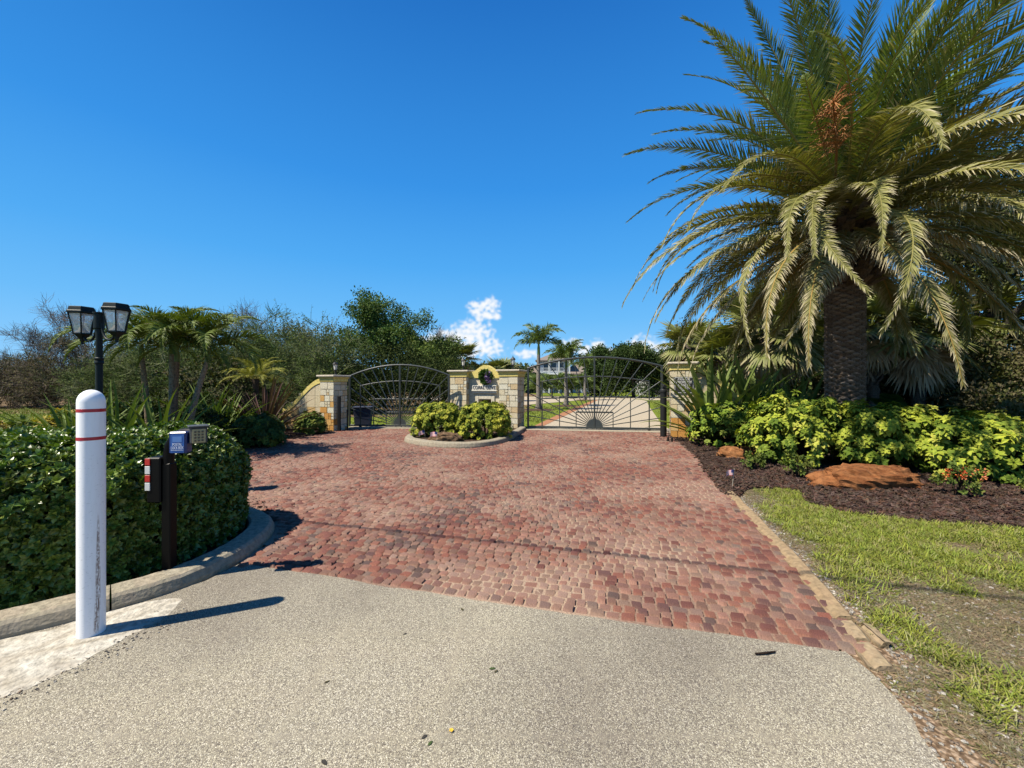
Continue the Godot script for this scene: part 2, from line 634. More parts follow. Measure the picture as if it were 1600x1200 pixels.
	for k in 26000:
		var bed := right_bed if k < 19000 else left_bed
		var p := Vector2(rr(2.6, 11.0), rr(3.2, 12.0)) if k < 19000 else Vector2(rr(-11, -2.4), rr(3.5, 13))
		if k < 19000 and rng.randf() < 0.55:
			p = Vector2(rr(2.8, 7.5), rr(3.5, 7.0))
		if not Geometry2D.is_point_in_polygon(p, bed):
			continue
		var b := Basis(Vector3.UP, rr(0, TAU)) * Basis(Vector3.RIGHT, rr(-0.5, 0.5)) * Basis(Vector3.FORWARD, rr(-0.45, 0.45))
		where.append(Transform3D(b.scaled(Vector3.ONE * rr(0.6, 1.5)), P(p.x, p.y, rr(0.004, 0.022))))
	var o := scatter("mulch", mb.mesh(), M.mulch, where, cols, self)
	o.set_meta("label", "dark brown shredded bark mulch covering the planting beds")
	o.set_meta("category", "mulch")
	# woodland floor behind the beds
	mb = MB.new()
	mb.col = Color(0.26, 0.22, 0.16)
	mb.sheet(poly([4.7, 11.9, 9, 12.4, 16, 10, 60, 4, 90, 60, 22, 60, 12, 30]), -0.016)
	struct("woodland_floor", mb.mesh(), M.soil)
	mb = MB.new()
	mb.col = Color(0.42, 0.37, 0.28)
	mb.sheet(wavy(poly([-60, 21, -22, 19.5, -14, 19, -8, 17.5, -3, 19, 1, 24, -2, 70, -60, 70]), 0.6, 0.5, 4), -0.016)
	struct("thicket_floor", mb.mesh(), M.soil)
	# concrete drive beyond the gate
	mb = MB.new()
	mb.col = Color(0.42, 0.36, 0.265)
	mb.sheet(poly([0.5, 12.7, 4.9, 11.95, 5.4, 14.3, 9.1, 26.4, 12.2, 36, 30, 38, 30, 46, -30, 46, -30, 39, 0.2, 35.6, 0.1, 26.6, 3.4, 31.5, 6.6, 36.6, 8.0, 37.2, 3.15, 20.9, 0.95, 13.5]), -0.012)
	struct("concrete_drive", mb.mesh(), M.concrete)
	mb = MB.new()
	mb.col = Color(0.36, 0.17, 0.09)
	mb.sheet(poly([0.6, 13.2, 1.0, 13.5, 3.25, 20.9, 8.1, 37.0, 7.7, 37.0, 2.75, 20.9]), -0.006)
	struct("brick_edging", mb.mesh(), M.concrete)
	# kerb of the hedge island, with an open joint
	var kp := wavy(poly([-8, 1.5, -6, 1.55, -4.5, 1.65, -3.5, 1.85, -2.9, 2.25, -2.53, 2.57, -2.31, 2.88, -2.23, 3.35, -2.32, 3.85, -2.58, 4.22, -3.1, 4.52, -3.8, 4.6, -4.7, 4.3]), 0.06, 0.0, 1, false)
	var cut := 0
	for i in kp.size():
		if kp[i].distance_to(Vector2(-2.56, 2.54)) < kp[cut].distance_to(Vector2(-2.56, 2.54)):
			cut = i
	var kerb := Node3D.new()
	kerb.name = numbered("kerb")
	kerb.set_meta("kind", "structure")
	add_child(kerb)
	var k0 := kp.slice(0, cut + 1)
	var k1 := kp.slice(cut)
	k1[0] = k1[0].lerp(k1[1], 0.2)
	var n2 := 0
	for seg in [k0, k1]:
		mb = MB.new()
		kerb_sweep(mb, seg, 0.22, 0.095, 1.0)
		part("kerb_segment", mb.mesh(), M.concrete, kerb)
		n2 += 1
	# narrow concrete strip along the right edge of the paving
	var strip := Node3D.new()
	strip.name = numbered("edging_strip")
	strip.set_meta("kind", "structure")
	add_child(strip)
	var ep := wavy(poly([2.82, 5.28, 2.5, 4.15, 2.17, 3.03, 1.97, 2.45]), 0.1, 0.012, 6, false)
	mb = MB.new()
	kerb_sweep(mb, ep, 0.125, 0.03, 1.0, Color(0.30, 0.215, 0.125))
	part("edging_segment", mb.mesh(), M.concrete, strip)
	for sg in [[1.955, 2.41, 1.90, 2.25, 0.11, 0.028], [1.885, 2.22, 1.83, 2.03, 0.12, 0.018], [2.06, 2.37, 2.03, 2.2, 0.055, 0.022]]:
		mb = MB.new()
		kerb_sweep(mb, wavy(poly([sg[0], sg[1], sg[2], sg[3]]), 0.03, 0.012, 8, false), sg[4], sg[5], 1.0, Color(0.31, 0.235, 0.145))
		part("edging_segment", mb.mesh(), M.concrete, strip)

func sett_mesh(sd: int, col: Color) -> ArrayMesh:
	var g := RandomNumberGenerator.new()
	g.seed = sd
	var mb := MB.new()
	var a := [-0.5, -0.40, 0.40, 0.5]
	for j in 4:
		for i in 4:
			var rim_x: bool = i == 0 or i == 3
			var rim_z: bool = j == 0 or j == 3
			var p := Vector3(a[i] + g.randf_range(-0.055, 0.055), 1.0, a[j] + g.randf_range(-0.055, 0.055))
			var nn := Vector3(a[i] * 0.5, 1.0, a[j] * 0.5)
			if rim_x or rim_z:
				p.y = 0.0
				nn = Vector3(a[i] * (2.4 if rim_x else 0.4), 0.35, a[j] * (2.4 if rim_z else 0.4))
				if rim_x and rim_z:
					p = Vector3(p.x * 0.93, 0.0, p.z * 0.93)
			else:
				p.y = 1.0 + g.randf_range(-0.20, 0.12)
			var k := 1.0 + g.randf_range(-0.10, 0.10)
			mb.col = Color(col.r * k, col.g * k, col.b * k)
			if rim_x or rim_z: # sand lodged in the joints clings to the worn arrises
				mb.col = mb.col.lerp(Color(0.31, 0.21, 0.155), g.randf_range(0.05, 0.4))
			mb.add(p, nn.normalized())
	for j in 3:
		for i in 3:
			var q := j * 4 + i
			mb.face(q, q + 4, q + 5)
			mb.face(q, q + 5, q + 1)
	return mb.mesh()

func build_driveway() -> void:
	drive_edge = poly([1.95, 2.12, 2.86, 5.25, 3.86, 8.6, 4.34, 10.7, 4.6, 11.8, 0.5, 12.55, -2.0, 12.85, -5.4, 12.95, -5.35, 12.2, -5.6, 10.9, -6.4, 9.2, -6.85, 7.6, -5.2, 5.9, -3.4, 4.9, -2.55, 4.3, -2.2, 3.8, -2.15, 3.16, -1.95, 3.14, -1.4, 3.0, -0.92, 2.85, 0, 2.60, 0.77, 2.40, 1.45, 2.24, 1.80, 2.15])
	island_edge = wavy(poly([-2.72, 10.1, -2.3, 9.45, -1.5, 8.98, -0.75, 9.08, -0.15, 9.9, 0.2, 11.3, 0.42, 12.4, 0.1, 12.9, -1.2, 12.9, -2.3, 12.6, -2.7, 11.3]), 0.12, 0.0, 2)
	var O := Vector2(1.80, 2.15)
	var U := Vector2(0.967, -0.255)
	var V := Vector2(0.255, 0.967)
	# sand bed, risen here and there over the bricks
	var hum := FastNoiseLite.new()
	hum.seed = 14
	hum.frequency = 0.55
	hum.fractal_octaves = 4
	var mb := MB.new()
	var st := 0.11
	var ids := {}
	for j in 114:
		for i in 116:
			var q := O + U * (i * st - 9.9) + V * (j * st - 0.36)
			if Geometry2D.is_point_in_polygon(q, drive_edge) or q.x < 1.7 and Geometry2D.is_point_in_polygon(q + V * 0.25, drive_edge):
				for c in [Vector2i(i, j), Vector2i(i + 1, j), Vector2i(i, j + 1), Vector2i(i + 1, j + 1)]:
					if not ids.has(c):
						var w: Vector2 = O + U * ((c.x - 0.5) * st - 9.9) + V * ((c.y - 0.5) * st - 0.36)
						var k := hum.get_noise_2d(w.x, w.y)
						mb.col = Color(0.235, 0.158, 0.12).lerp(Color(0.33, 0.24, 0.175), smoothstep(-0.1, 0.4, k + rr(-0.06, 0.06)))
						var up := smoothstep(0.0, 0.5, k) * 0.007
						var sy := -0.004 + up + rr(-0.002, 0.002)
						if not Geometry2D.is_point_in_polygon(w - V * 0.06, drive_edge):
							sy = minf(sy, -0.004)
						ids[c] = mb.add(Vector3(w.x, sy, -w.y), Vector3.UP)
				mb.face(ids[Vector2i(i, j)], ids[Vector2i(i + 1, j)], ids[Vector2i(i + 1, j + 1)])
				mb.face(ids[Vector2i(i, j)], ids[Vector2i(i + 1, j + 1)], ids[Vector2i(i, j + 1)])
	var drive := struct("driveway", mb.mesh(), M.sand)
	# clay setts in courses square to the gate
	var tones := [Color(0.177, 0.071, 0.053), Color(0.152, 0.058, 0.045), Color(0.204, 0.090, 0.064), Color(0.121, 0.062, 0.053), Color(0.187, 0.104, 0.077), Color(0.106, 0.069, 0.058), Color(0.199, 0.076, 0.051), Color(0.172, 0.092, 0.069)]
	var kinds := []
	for k in 32:
		var c: Color = tones[k % 8]
		if k >= 16: # dusted with sand trodden over the bricks
			c = c.lerp(Color(0.32, 0.22, 0.165), 0.28 if k < 24 else 0.5)
		c = tint(c, 0.11)
		kinds.append(sett_mesh(500 + k, c))
	var all := []
	var v := -0.24
	var course := 0
	while v < 11.6:
		var ch := rr(0.068, 0.080)
		var u := -10.0 + rr(0.0, 0.1)
		while u < 4.5:
			var L := rr(0.064, 0.092) if rng.randf() < 0.95 else rr(0.095, 0.115)
			var q := O + U * (u + L * 0.5) + V * (v + 0.008 * sin(u * 1.3 + course * 0.21))
			u += L
			if not Geometry2D.is_point_in_polygon(q, drive_edge) or Geometry2D.is_point_in_polygon(q, island_edge):
				continue
			var stain := hum.get_noise_2d(q.x * 0.7 + 50.0, q.y * 0.7)
			var dust := hum.get_noise_2d(q.x, q.y) * 0.55 + rr(-0.3, 0.3)
			var pick := rng.randi_range(0, 15)
			if stain > 0.3 and rng.randf() < 0.4:
				pick = [3, 5, 11, 13][rng.randi_range(0, 3)]
			elif pick % 8 in [3, 5] and rng.randf() < 0.75:
				pick = [0, 2, 6, 8, 10][rng.randi_range(0, 4)]
			if dust > 0.18:
				pick = 24 + pick % 8
			elif dust > -0.08:
				pick = 16 + pick % 8
			var b := Basis(Vector3.UP, 0.258 * -1.0 + rr(-0.05, 0.05)) * Basis(Vector3.RIGHT, rr(-0.055, 0.055)) * Basis(Vector3.FORWARD, rr(-0.045, 0.045))
			b = b * Basis.from_scale(Vector3(L - rr(0.004, 0.014), rr(0.026, 0.034), ch - rr(0.003, 0.012)))
			all.append([q, pick, Transform3D(b, Vector3(q.x, -0.0165 + rr(-0.005, 0.005), -q.y))])
		v += ch
		course += 1
	# the 300 that show largest are bricks of their own, the rest one body of paving
	var near := []
	for i in all.size():
		var q: Vector2 = all[i][0]
		if absf(q.x) < q.y * 1.2 and not (q.x < -2.0 and q.y > 3.2):
			near.append([q.length() + maxf(0.0, 0.0), i])
	near.sort_custom(func(a, b): return a[0] < b[0])
	var own := {}
	for k in mini(300, near.size()):
		own[near[k][1]] = true
	var rest := MB.new()
	var arrays := []
	for k in kinds:
		arrays.append(k.surface_get_arrays(0))
	for i in all.size():
		var pick: int = all[i][1]
		var x: Transform3D = all[i][2]
		if own.has(i):
			part("paving_brick", kinds[pick], M.sett, drive, x)
			continue
		var src: Array = arrays[pick]
		var f := rest.v.size()
		var sv: PackedVector3Array = src[Mesh.ARRAY_VERTEX]
		var sn: PackedVector3Array = src[Mesh.ARRAY_NORMAL]
		var nb := x.basis.inverse().transposed()
		for k in sv.size():
			rest.v.append(x * sv[k])
			rest.n.append((nb * sn[k]).normalized())
		rest.c.append_array(src[Mesh.ARRAY_COLOR])
		rest.t.append_array(src[Mesh.ARRAY_TEX_UV])
		for k in src[Mesh.ARRAY_INDEX]:
			rest.ix.append(f + k)
	var pv := part("brick_paving", rest.mesh(), M.sett, drive)
	pv.set_meta("kind", "stuff")
	# concrete sill under each gate
	for q in [[0.42, 12.42, 4.62, 11.70, 4.8, 12.5, 0.6, 13.2], [-5.45, 12.85, -2.1, 12.72, -2.0, 13.45, -5.45, 13.6]]:
		mb = MB.new()
		mb.col = Color(0.36, 0.31, 0.235)
		mb.sheet(poly(q), 0.02, 0.05)
		struct("gate_threshold", mb.mesh(), M.concrete)

# ------------------------------------------------------------------ gates, columns, sign
var stone_kinds := []

func unit_block(c: Color, sd: int) -> ArrayMesh:
	var mb := MB.new()
	var g := RandomNumberGenerator.new()
	g.seed = sd
	mb.col = c
	mb.box(Vector3.ZERO, Vector3.ONE, Basis.IDENTITY, 0.045)
	for k in mb.v.size():
		mb.v[k] += Vector3(g.randf_range(-0.012, 0.012), g.randf_range(-0.012, 0.012), g.randf_range(-0.05, 0.05))
	return mb.mesh()

# a wall face laid with squared stones; frame x runs along the face, y up, z out of it
func stone_face(parent: Node3D, x: Transform3D, w: float, h: float, rust: float, low := 0.0) -> void:
	if stone_kinds.is_empty():
		var tones := [Color(0.762, 0.690, 0.496), Color(0.739, 0.644, 0.437), Color(0.784, 0.736, 0.566), Color(0.717, 0.586, 0.366), Color(0.672, 0.517, 0.295), Color(0.773, 0.701, 0.519), Color(0.694, 0.414, 0.142), Color(0.638, 0.322, 0.088), Color(0.706, 0.483, 0.212)]
		for k in 9:
			stone_kinds.append(unit_block(tones[k], 40 + k))
	var y := low
	while y < h - 0.03:
		var rh := minf(0.178 * rr(0.95, 1.08), h - y)
		if h - y - rh < 0.07:
			rh = h - y
		var a := 0.0
		while a < w - 0.01:
			var bw: float = [0.1, 0.18, 0.2, 0.27, 0.3][rng.randi_range(0, 4)] * rr(0.92, 1.08)
			if w - a - bw < 0.07:
				bw = w - a
			var rows := 2 if bw < 0.14 else 1
			for k in rows:
				var bh := rh / rows
				var pick := rng.randi_range(0, 5)
				if rng.randf() < rust * (1.0 - (y - 0.1) / 1.0):
					pick = rng.randi_range(6, 8)
				var ctr := Vector3(a + bw * 0.5, y + bh * (k + 0.5), rr(0.0, 0.005))
				part("stone_block", stone_kinds[pick], M.stone, parent, x * Transform3D(Basis.from_scale(Vector3(bw - 0.011, bh - 0.011, 0.05)), ctr))
			a += bw
		y += rh

# a stone column whose front right foot is at (x1, 0, 0); front faces +z
func stone_column(parent: Node3D, x0: float, x1: float, depth: float, h: float, band: float, rust: float) -> void:
	var w := x1 - x0
	var cx := (x0 + x1) * 0.5
	var mb := MB.new()
	mb.col = Color(0.27, 0.22, 0.15)
	mb.box(Vector3(cx, (h - 0.05) * 0.5, -depth * 0.5), Vector3(w - 0.05, h - 0.05, depth - 0.05))
	part("mortar_core", mb.mesh(), M.stucco, parent)
	var hs := h - 0.06 - band
	stone_face(parent, Transform3D(Basis.IDENTITY, Vector3(x0, 0, -0.028)), w, hs, rust)
	stone_face(parent, Transform3D(Basis(Vector3.UP, PI / 2), Vector3(x1 - 0.028, 0, -0.004)), depth - 0.008, hs, rust * 0.2)
	stone_face(parent, Transform3D(Basis(Vector3.UP, -PI / 2), Vector3(x0 + 0.028, 0, -depth + 0.004)), depth - 0.008, hs, rust * 0.4)
	mb = MB.new()
	mb.col = Color(0.76, 0.62, 0.20)
	mb.box(Vector3(cx, hs + band * 0.5, -depth * 0.5), Vector3(w + 0.035, band, depth + 0.035), Basis.IDENTITY, 0.012)
	mb.box(Vector3(cx, hs + band * 0.86, -depth * 0.5), Vector3(w + 0.085, band * 0.3, depth + 0.085), Basis.IDENTITY, 0.016)
	part("frieze", mb.mesh(), M.stucco, parent)
	mb = MB.new()
	mb.col = Color(0.60, 0.54, 0.42)
	mb.box(Vector3(cx, h - 0.03, -depth * 0.5), Vector3(w + 0.16, 0.058, depth + 0.16), Basis.IDENTITY, 0.02)
	part("cap", mb.mesh(), M.concrete, parent)

func pillar_lantern(at: Vector3, turn: float, label: String, glass: bool) -> void:
	var t := thing("pillar_lantern", label, "lantern", at, turn, "lanterns standing on the gate columns")
	var mb := MB.new()
	mb.col = Color(0.03, 0.03, 0.03)
	mb.lathe(PackedVector2Array([Vector2(0, 0), Vector2(0.07, 0), Vector2(0.07, 0.015), Vector2(0.02, 0.04), Vector2(0.018, 0.12), Vector2(0.05, 0.15), Vector2(0.055, 0.17), Vector2(0, 0.17)]), 12)
	part("stand", mb.mesh(), M.black_metal, t)
	mb = MB.new()
	mb.col = Color(0.75, 0.73, 0.66)
	mb.lathe(PackedVector2Array([Vector2(0.045, 0.17), Vector2(0.07, 0.33)]), 6)
	part("glass_shade", mb.mesh(), M.pane if glass else M.plain, t)
	mb = MB.new()
	mb.col = Color(0.03, 0.03, 0.03)
	for k in 6:
		var a := TAU * k / 6
		mb.tube(PackedVector3Array([Vector3(cos(a) * 0.046, 0.168, sin(a) * 0.046), Vector3(cos(a) * 0.072, 0.335, sin(a) * 0.072)]), PackedFloat32Array([0.006, 0.006]), 4)
	mb.lathe(PackedVector2Array([Vector2(0.088, 0.33), Vector2(0.09, 0.345), Vector2(0.05, 0.40), Vector2(0.012, 0.42), Vector2(0.014, 0.45), Vector2(0.0, 0.475)]), 6)
	part("cage_frame", mb.mesh(), M.black_metal, t)

func bar(parent: Node3D, called: String, a: Vector3, b: Vector3, w: float, m: Material, c: Color) -> void:
	var mb := MB.new()
	mb.col = c
	var d := b - a
	var y := d.normalized()
	var z := Vector3(0, 0, 1)
	var x := y.cross(z).normalized()
	mb.box((a + b) * 0.5, Vector3(w, d.length(), w), Basis(x, y, z), 0.004)
	part(called, mb.mesh(), m, parent)

func sunburst_gate(label: String, at: Vector3, turn: float, W: float, peak: float, ends: float, lo := 0.05) -> void:
	var t := thing("sunburst_gate", label, "gate", at, turn, "pair of sunburst driveway gates")
	var c := Color(0.045, 0.052, 0.048)
	var m: Material = M.gate_metal
	var cx := W * 0.51
	var arch := func(x: float) -> float:
		var k := (x - cx) / (W * 0.5)
		return peak - (peak - ends) * k * k
	bar(t, "bottom_rail", Vector3(-0.03, lo + 0.03, 0), Vector3(W + 0.03, lo + 0.03, 0), 0.055, m, c)
	var mb := MB.new()
	mb.col = c
	var pts := PackedVector3Array()
	var rad := PackedFloat32Array()
	for i in 25:
		var x := -0.03 + (W + 0.06) * i / 24.0
		pts.append(Vector3(x, arch.call(x), 0))
		rad.append(0.032)
	mb.tube(pts, rad, 4)
	part("arched_top_rail", mb.mesh(), m, t)
	bar(t, "end_stile", Vector3(0, lo, 0), Vector3(0, arch.call(0.0), 0), 0.06, m, c)
	bar(t, "end_stile", Vector3(W, lo, 0), Vector3(W, arch.call(W), 0), 0.06, m, c)
	bar(t, "centre_post", Vector3(cx, lo, 0.004), Vector3(cx, arch.call(cx), 0.004), 0.052, m, c)
	# nested stepped frames
	for k in 3:
		var hw: float = [0.40, 0.265, 0.138][k] * W
		var ty: float = lo + (peak - lo) * [0.66, 0.445, 0.23][k]
		for s in [-1.0, 1.0]:
			bar(t, "upright", Vector3(cx + s * hw, lo + 0.055, -0.003), Vector3(cx + s * hw, ty, -0.003), 0.034 if k == 0 else 0.026, m, c)
		mb = MB.new()
		mb.col = c
		pts = PackedVector3Array()
		rad = PackedFloat32Array()
		for i in 13:
			var a := -1.0 + i / 6.0
			pts.append(Vector3(cx + a * hw, ty + (1.0 - a * a) * (0.16 if k == 0 else 0.0), -0.006))
			rad.append(0.02 if k < 2 else 0.024)
		mb.tube(pts, rad, 4)
		part("cross_rail", mb.mesh(), m, t)
	# rays out of a half disc
	var r0 := W * 0.062
	for k in range(1, 20):
		if k == 10:
			continue
		var a := PI * k / 20.0
		var d := Vector3(cos(a), sin(a), 0)
		var L := 0.0
		var o := Vector3(cx, lo + 0.05, 0.003)
		while L < 6.0:
			L += 0.02
			var q := o + d * L
			if q.x < 0.02 or q.x > W - 0.02 or q.y > arch.call(q.x) - 0.01:
				break
		bar(t, "ray", o + d * r0 * 0.9, o + d * L, 0.026, m, c)
	mb = MB.new()
	mb.col = Color(0.05, 0.062, 0.060)
	var half := PackedVector2Array()
	for k in 17:
		half.append(Vector2(cos(PI * k / 16) * r0, sin(PI * k / 16) * r0))
	mb.extrude(half, 0.02, Transform3D(Basis.IDENTITY, Vector3(cx, lo + 0.055, 0.02)))
	part("sun_disc", mb.mesh(), m, t)
	for s in [-1.0, 1.0]:
		mb = MB.new()
		mb.col = Color(0.03, 0.03, 0.03)
		mb.box(Vector3(cx + s * 0.40 * W, lo * 0.5 + 0.012, 0), Vector3(0.07, lo + 0.03, 0.09), Basis.IDENTITY, 0.012)
		part("roller", mb.mesh(), M.black_metal, t)

func word(parent: Node3D, called: String, s: String, size: float, depth: float, at: Vector3, m: Material, max_w := 0.0, b := Basis.IDENTITY) -> void:
	var tm := TextMesh.new()
	var f := SystemFont.new()
	f.font_names = PackedStringArray(["Droid Sans"])
	tm.font = f
	tm.text = s
	tm.font_size = 32
	tm.pixel_size = size / 23.0
	tm.depth = depth
	var k := 1.0
	var w := tm.get_aabb().size.x
	if max_w > 0.0 and w > 0.0:
		k = max_w / w
	part(called, tm, m, parent, Transform3D(b * Basis.from_scale(Vector3(k, 1, 1)), at))

func plain(called: String, c: Color, rough: float, metal := 0.0) -> StandardMaterial3D:
	var m := StandardMaterial3D.new()
	m.albedo_color = c.linear_to_srgb()
	m.roughness = rough
	m.metallic = metal
	M[called] = m
	return m

# wing wall with a swept top; outline runs along +x from the column
func wing_wall(called: String, label: String, at: Vector3, turn: float, L: float, y0: float, y1: float, rust: float) -> void:
	var t := thing(called, label, "wall", at, turn)
	var top := PackedVector2Array()
	for k in 19:
		var s := k / 18.0
		var e := s * s * (3.0 - 2.0 * s)
		top.append(Vector2(s * L, lerpf(y0, y1, lerpf(s, e, 0.8))))
	var below := PackedVector2Array([Vector2(0, 0), Vector2(L, 0)])
	var band := PackedVector2Array()
	for k in range(18, -1, -1):
		below.append(top[k] - Vector2(0, 0.15))
	for k in 19:
		band.append(top[k] - Vector2(0, 0.15))
	for k in range(18, -1, -1):
		band.append(top[k])
	var mb := MB.new()
	mb.col = Color(0.56, 0.42, 0.24)
	mb.extrude(below, 0.16, Transform3D(Basis.IDENTITY, Vector3(0, 0, -0.03)))
	part("wall_body", mb.mesh(), M.stucco, t)
	mb = MB.new()
	mb.col = Color(0.76, 0.62, 0.20)
	mb.extrude(band, 0.22)
	part("coping_band", mb.mesh(), M.stucco, t)
	# flat stone slabs with open joints on the face
	var gx := 0.0
	while gx < L - 0.05:
		var gw := minf(0.33, L - gx)
		var ty := lerpf(y0, y1, lerpf((gx + gw) / L, smoothstep(0, 1, (gx + gw) / L), 0.8)) - 0.17
		var gy := 0.0
		while gy < ty - 0.04:
			var gh := minf(0.36, ty - gy)
			mb = MB.new()
			mb.col = tint(Color(0.72, 0.61, 0.40), 0.05) if rng.randf() > rust * (1.0 - gy) else tint(Color(0.66, 0.44, 0.19), 0.08)
			mb.box(Vector3(gx + gw * 0.5, gy + gh * 0.5, -0.026), Vector3(gw - 0.008, gh - 0.008, 0.02), Basis.IDENTITY, 0.003)
			part("slab", mb.mesh(), M.stone, t)
			gy += gh
		gx += gw

func build_entrance() -> void:
	var TH := -0.34
	# sign pillar between the gates: two stone columns with a recessed arched panel
	var t := thing("entrance_sign_pillar", "cream stone sign pillar with yellow arched crest standing between the two gates", "sign pillar", P(0.18, 12.48), TH)
	stone_column(t, -0.63, 0.0, 0.69, 1.91, 0.17, 0.05)
	stone_column(t, -2.39, -1.78, 0.69, 1.91, 0.17, 0.05)
	var mb := MB.new()
	mb.col = Color(0.66, 0.58, 0.42)
	# recessed panel with an opening
	for q in [[-1.78, -1.43, 0.0, 1.63], [-0.98, -0.63, 0.0, 1.63], [-1.43, -0.98, 0.0, 0.5], [-1.43, -0.98, 0.93, 1.63]]:
		mb.box(Vector3((q[0] + q[1]) * 0.5, (q[2] + q[3]) * 0.5, -0.34), Vector3(q[1] - q[0], q[3] - q[2], 0.24))
	part("panel", mb.mesh(), M.stucco, t)
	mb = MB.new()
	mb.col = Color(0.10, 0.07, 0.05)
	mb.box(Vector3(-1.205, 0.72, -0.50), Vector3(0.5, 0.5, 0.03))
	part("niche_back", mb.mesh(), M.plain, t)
	mb = MB.new()
	mb.col = Color(0.68, 0.61, 0.46)
	for q in [[-1.55, -1.43, 0.45, 1.07], [-0.98, -0.86, 0.45, 1.07], [-1.43, -0.98, 0.95, 1.07]]:
		mb.box(Vector3((q[0] + q[1]) * 0.5, (q[2] + q[3]) * 0.5, -0.21), Vector3(q[1] - q[0], q[3] - q[2], 0.05), Basis.IDENTITY, 0.01)
	part("niche_frame", mb.mesh(), M.stucco, t)
	var crest := PackedVector2Array([Vector2(-1.78, 1.65), Vector2(-0.63, 1.65)])
	for k in 25:
		var s := k / 24.0
		var e := absf(s - 0.5) * 2.0
		crest.append(Vector2(lerpf(-0.63, -1.78, s), 1.84 + 0.235 * (0.5 + 0.5 * cos(PI * minf(1.0, e * 1.12)))))
	mb = MB.new()
	mb.col = Color(0.76, 0.62, 0.20)
	mb.extrude(crest, 0.27, Transform3D(Basis.IDENTITY, Vector3(0, 0, -0.185)))
	part("arched_crest", mb.mesh(), M.stucco, t)
	mb = MB.new()
	mb.col = Color(0.66, 0.62, 0.52)
	mb.box(Vector3(-1.205, 1.335, -0.17), Vector3(0.86, 0.15, 0.10), Basis.IDENTITY, 0.01)
	mb.box(Vector3(-1.205, 1.235, -0.175), Vector3(0.90, 0.05, 0.13), Basis.IDENTITY, 0.012)
	mb.box(Vector3(-1.205, 1.175, -0.19), Vector3(0.86, 0.07, 0.09), Basis.IDENTITY, 0.012)
	var sl := part("name_slab", mb.mesh(), M.stucco, t)
	word(sl, "lettering", "CORAL COVE", 0.105, 0.012, Vector3(-1.205, 1.335, -0.115), plain("letters", Color(0.03, 0.035, 0.05), 0.5), 0.80)
	# wreath on the crest
	var wr := thing("wreath", "round green wreath with purple flowers hanging on the yellow arched crest", "wreath", t.transform * Vector3(-1.17, 1.70, -0.14), TH)
	mb = MB.new()
	mb.col = Color(0.06, 0.04, 0.02)
	var pts := PackedVector3Array()
	var rad := PackedFloat32Array()
	for k in 25:
		pts.append(Vector3(cos(TAU * k / 24) * 0.16, sin(TAU * k / 24) * 0.16, 0))
		rad.append(0.03)
	mb.tube(pts, rad, 6, false)
	part("ring", mb.mesh(), M.bark, wr)
	var sp := leaf_clump(9, 0.045, 0.06, 0.022, 61)
	var where := []
	var cols := []
	for k in 190:
		var a := rr(0, TAU)
		where.append(Transform3D(rand_basis(), Vector3(cos(a) * rr(0.11, 0.21), sin(a) * rr(0.11, 0.21), rr(-0.02, 0.05))))
	for k in 7:
		cols.append(tint(Color(0.075, 0.15, 0.03), 0.3))
	scatter("leaves", sp, M.leaf, where, cols, wr)
	where = []
	cols = [Color(0.20, 0.10, 0.32), Color(0.30, 0.18, 0.42), Color(0.14, 0.07, 0.26), Color(0.42, 0.32, 0.5)]
	for k in 90:
		var y := rr(-0.19, 0.14)
		where.append(Transform3D(rand_basis(), Vector3(0.10 + rr(-0.07, 0.09), y, rr(0.02, 0.08))))
	scatter("blossoms", leaf_clump(8, 0.03, 0.035, 0.022, 62), M.leaf, where, cols, wr)
	pillar_lantern(t.transform * Vector3(-0.3, 1.91, -0.4), TH, "black lantern with finial on the sign pillar nearer the drive gate", true)
	pillar_lantern(t.transform * Vector3(-2.1, 1.91, -0.4), TH, "pale lantern on the sign pillar column beside the shrubby gate", false)
	# column at the far side of the left gate
	t = thing("gate_column", "cream and orange stained stone column beside the purple sword leaved plant", "column", P(-5.46, 12.15), -0.35)
	stone_column(t, -0.54, 0.0, 0.58, 1.73, 0.15, 0.75)
	pillar_lantern(t.transform * Vector3(-0.27, 1.73, -0.35), -0.35, "small pale lantern on the stained column by the swept wing wall", false)
	wing_left()
	t = thing("gate_post", "slim black square post fixed against the stained stone column", "post", P(-5.28, 12.12))
	mb = MB.new()
	mb.col = Color(0.02, 0.02, 0.02)
	mb.box(Vector3(0, 0.53, 0), Vector3(0.085, 1.06, 0.085), Basis.IDENTITY, 0.008)
	part("shaft", mb.mesh(), M.black_metal, t)
	mb = MB.new()
	mb.col = Color(0.02, 0.02, 0.02)
	mb.box(Vector3(0.0, 1.07, 0), Vector3(0.095, 0.02, 0.095), Basis.IDENTITY, 0.006)
	part("post_cap", mb.mesh(), M.black_metal, t)
	t = thing("gate_post", "short thin black post beside the taller post at the stained column", "post", P(-5.12, 12.35))
	mb = MB.new()
	mb.col = Color(0.02, 0.02, 0.02)
	mb.box(Vector3(0, 0.3, 0), Vector3(0.04, 0.6, 0.04), Basis.IDENTITY, 0.006)
	part("shaft", mb.mesh(), M.black_metal, t)
	mb = MB.new()
	mb.col = Color(0.02, 0.02, 0.02)
	mb.box(Vector3(0.0, 0.62, 0.0), Vector3(0.05, 0.07, 0.05), Basis.IDENTITY, 0.008)
	part("photo_eye", mb.mesh(), M.black_metal, t)
	t = thing("gate_post", "tall black steel hinge post between stained column and shrubby gate", "post", P(-5.47, 13.0))
	mb = MB.new()
	mb.col = Color(0.02, 0.022, 0.02)
	mb.box(Vector3(0, 0.87, 0), Vector3(0.10, 1.74, 0.10), Basis.IDENTITY, 0.008)
	part("shaft", mb.mesh(), M.black_metal, t)
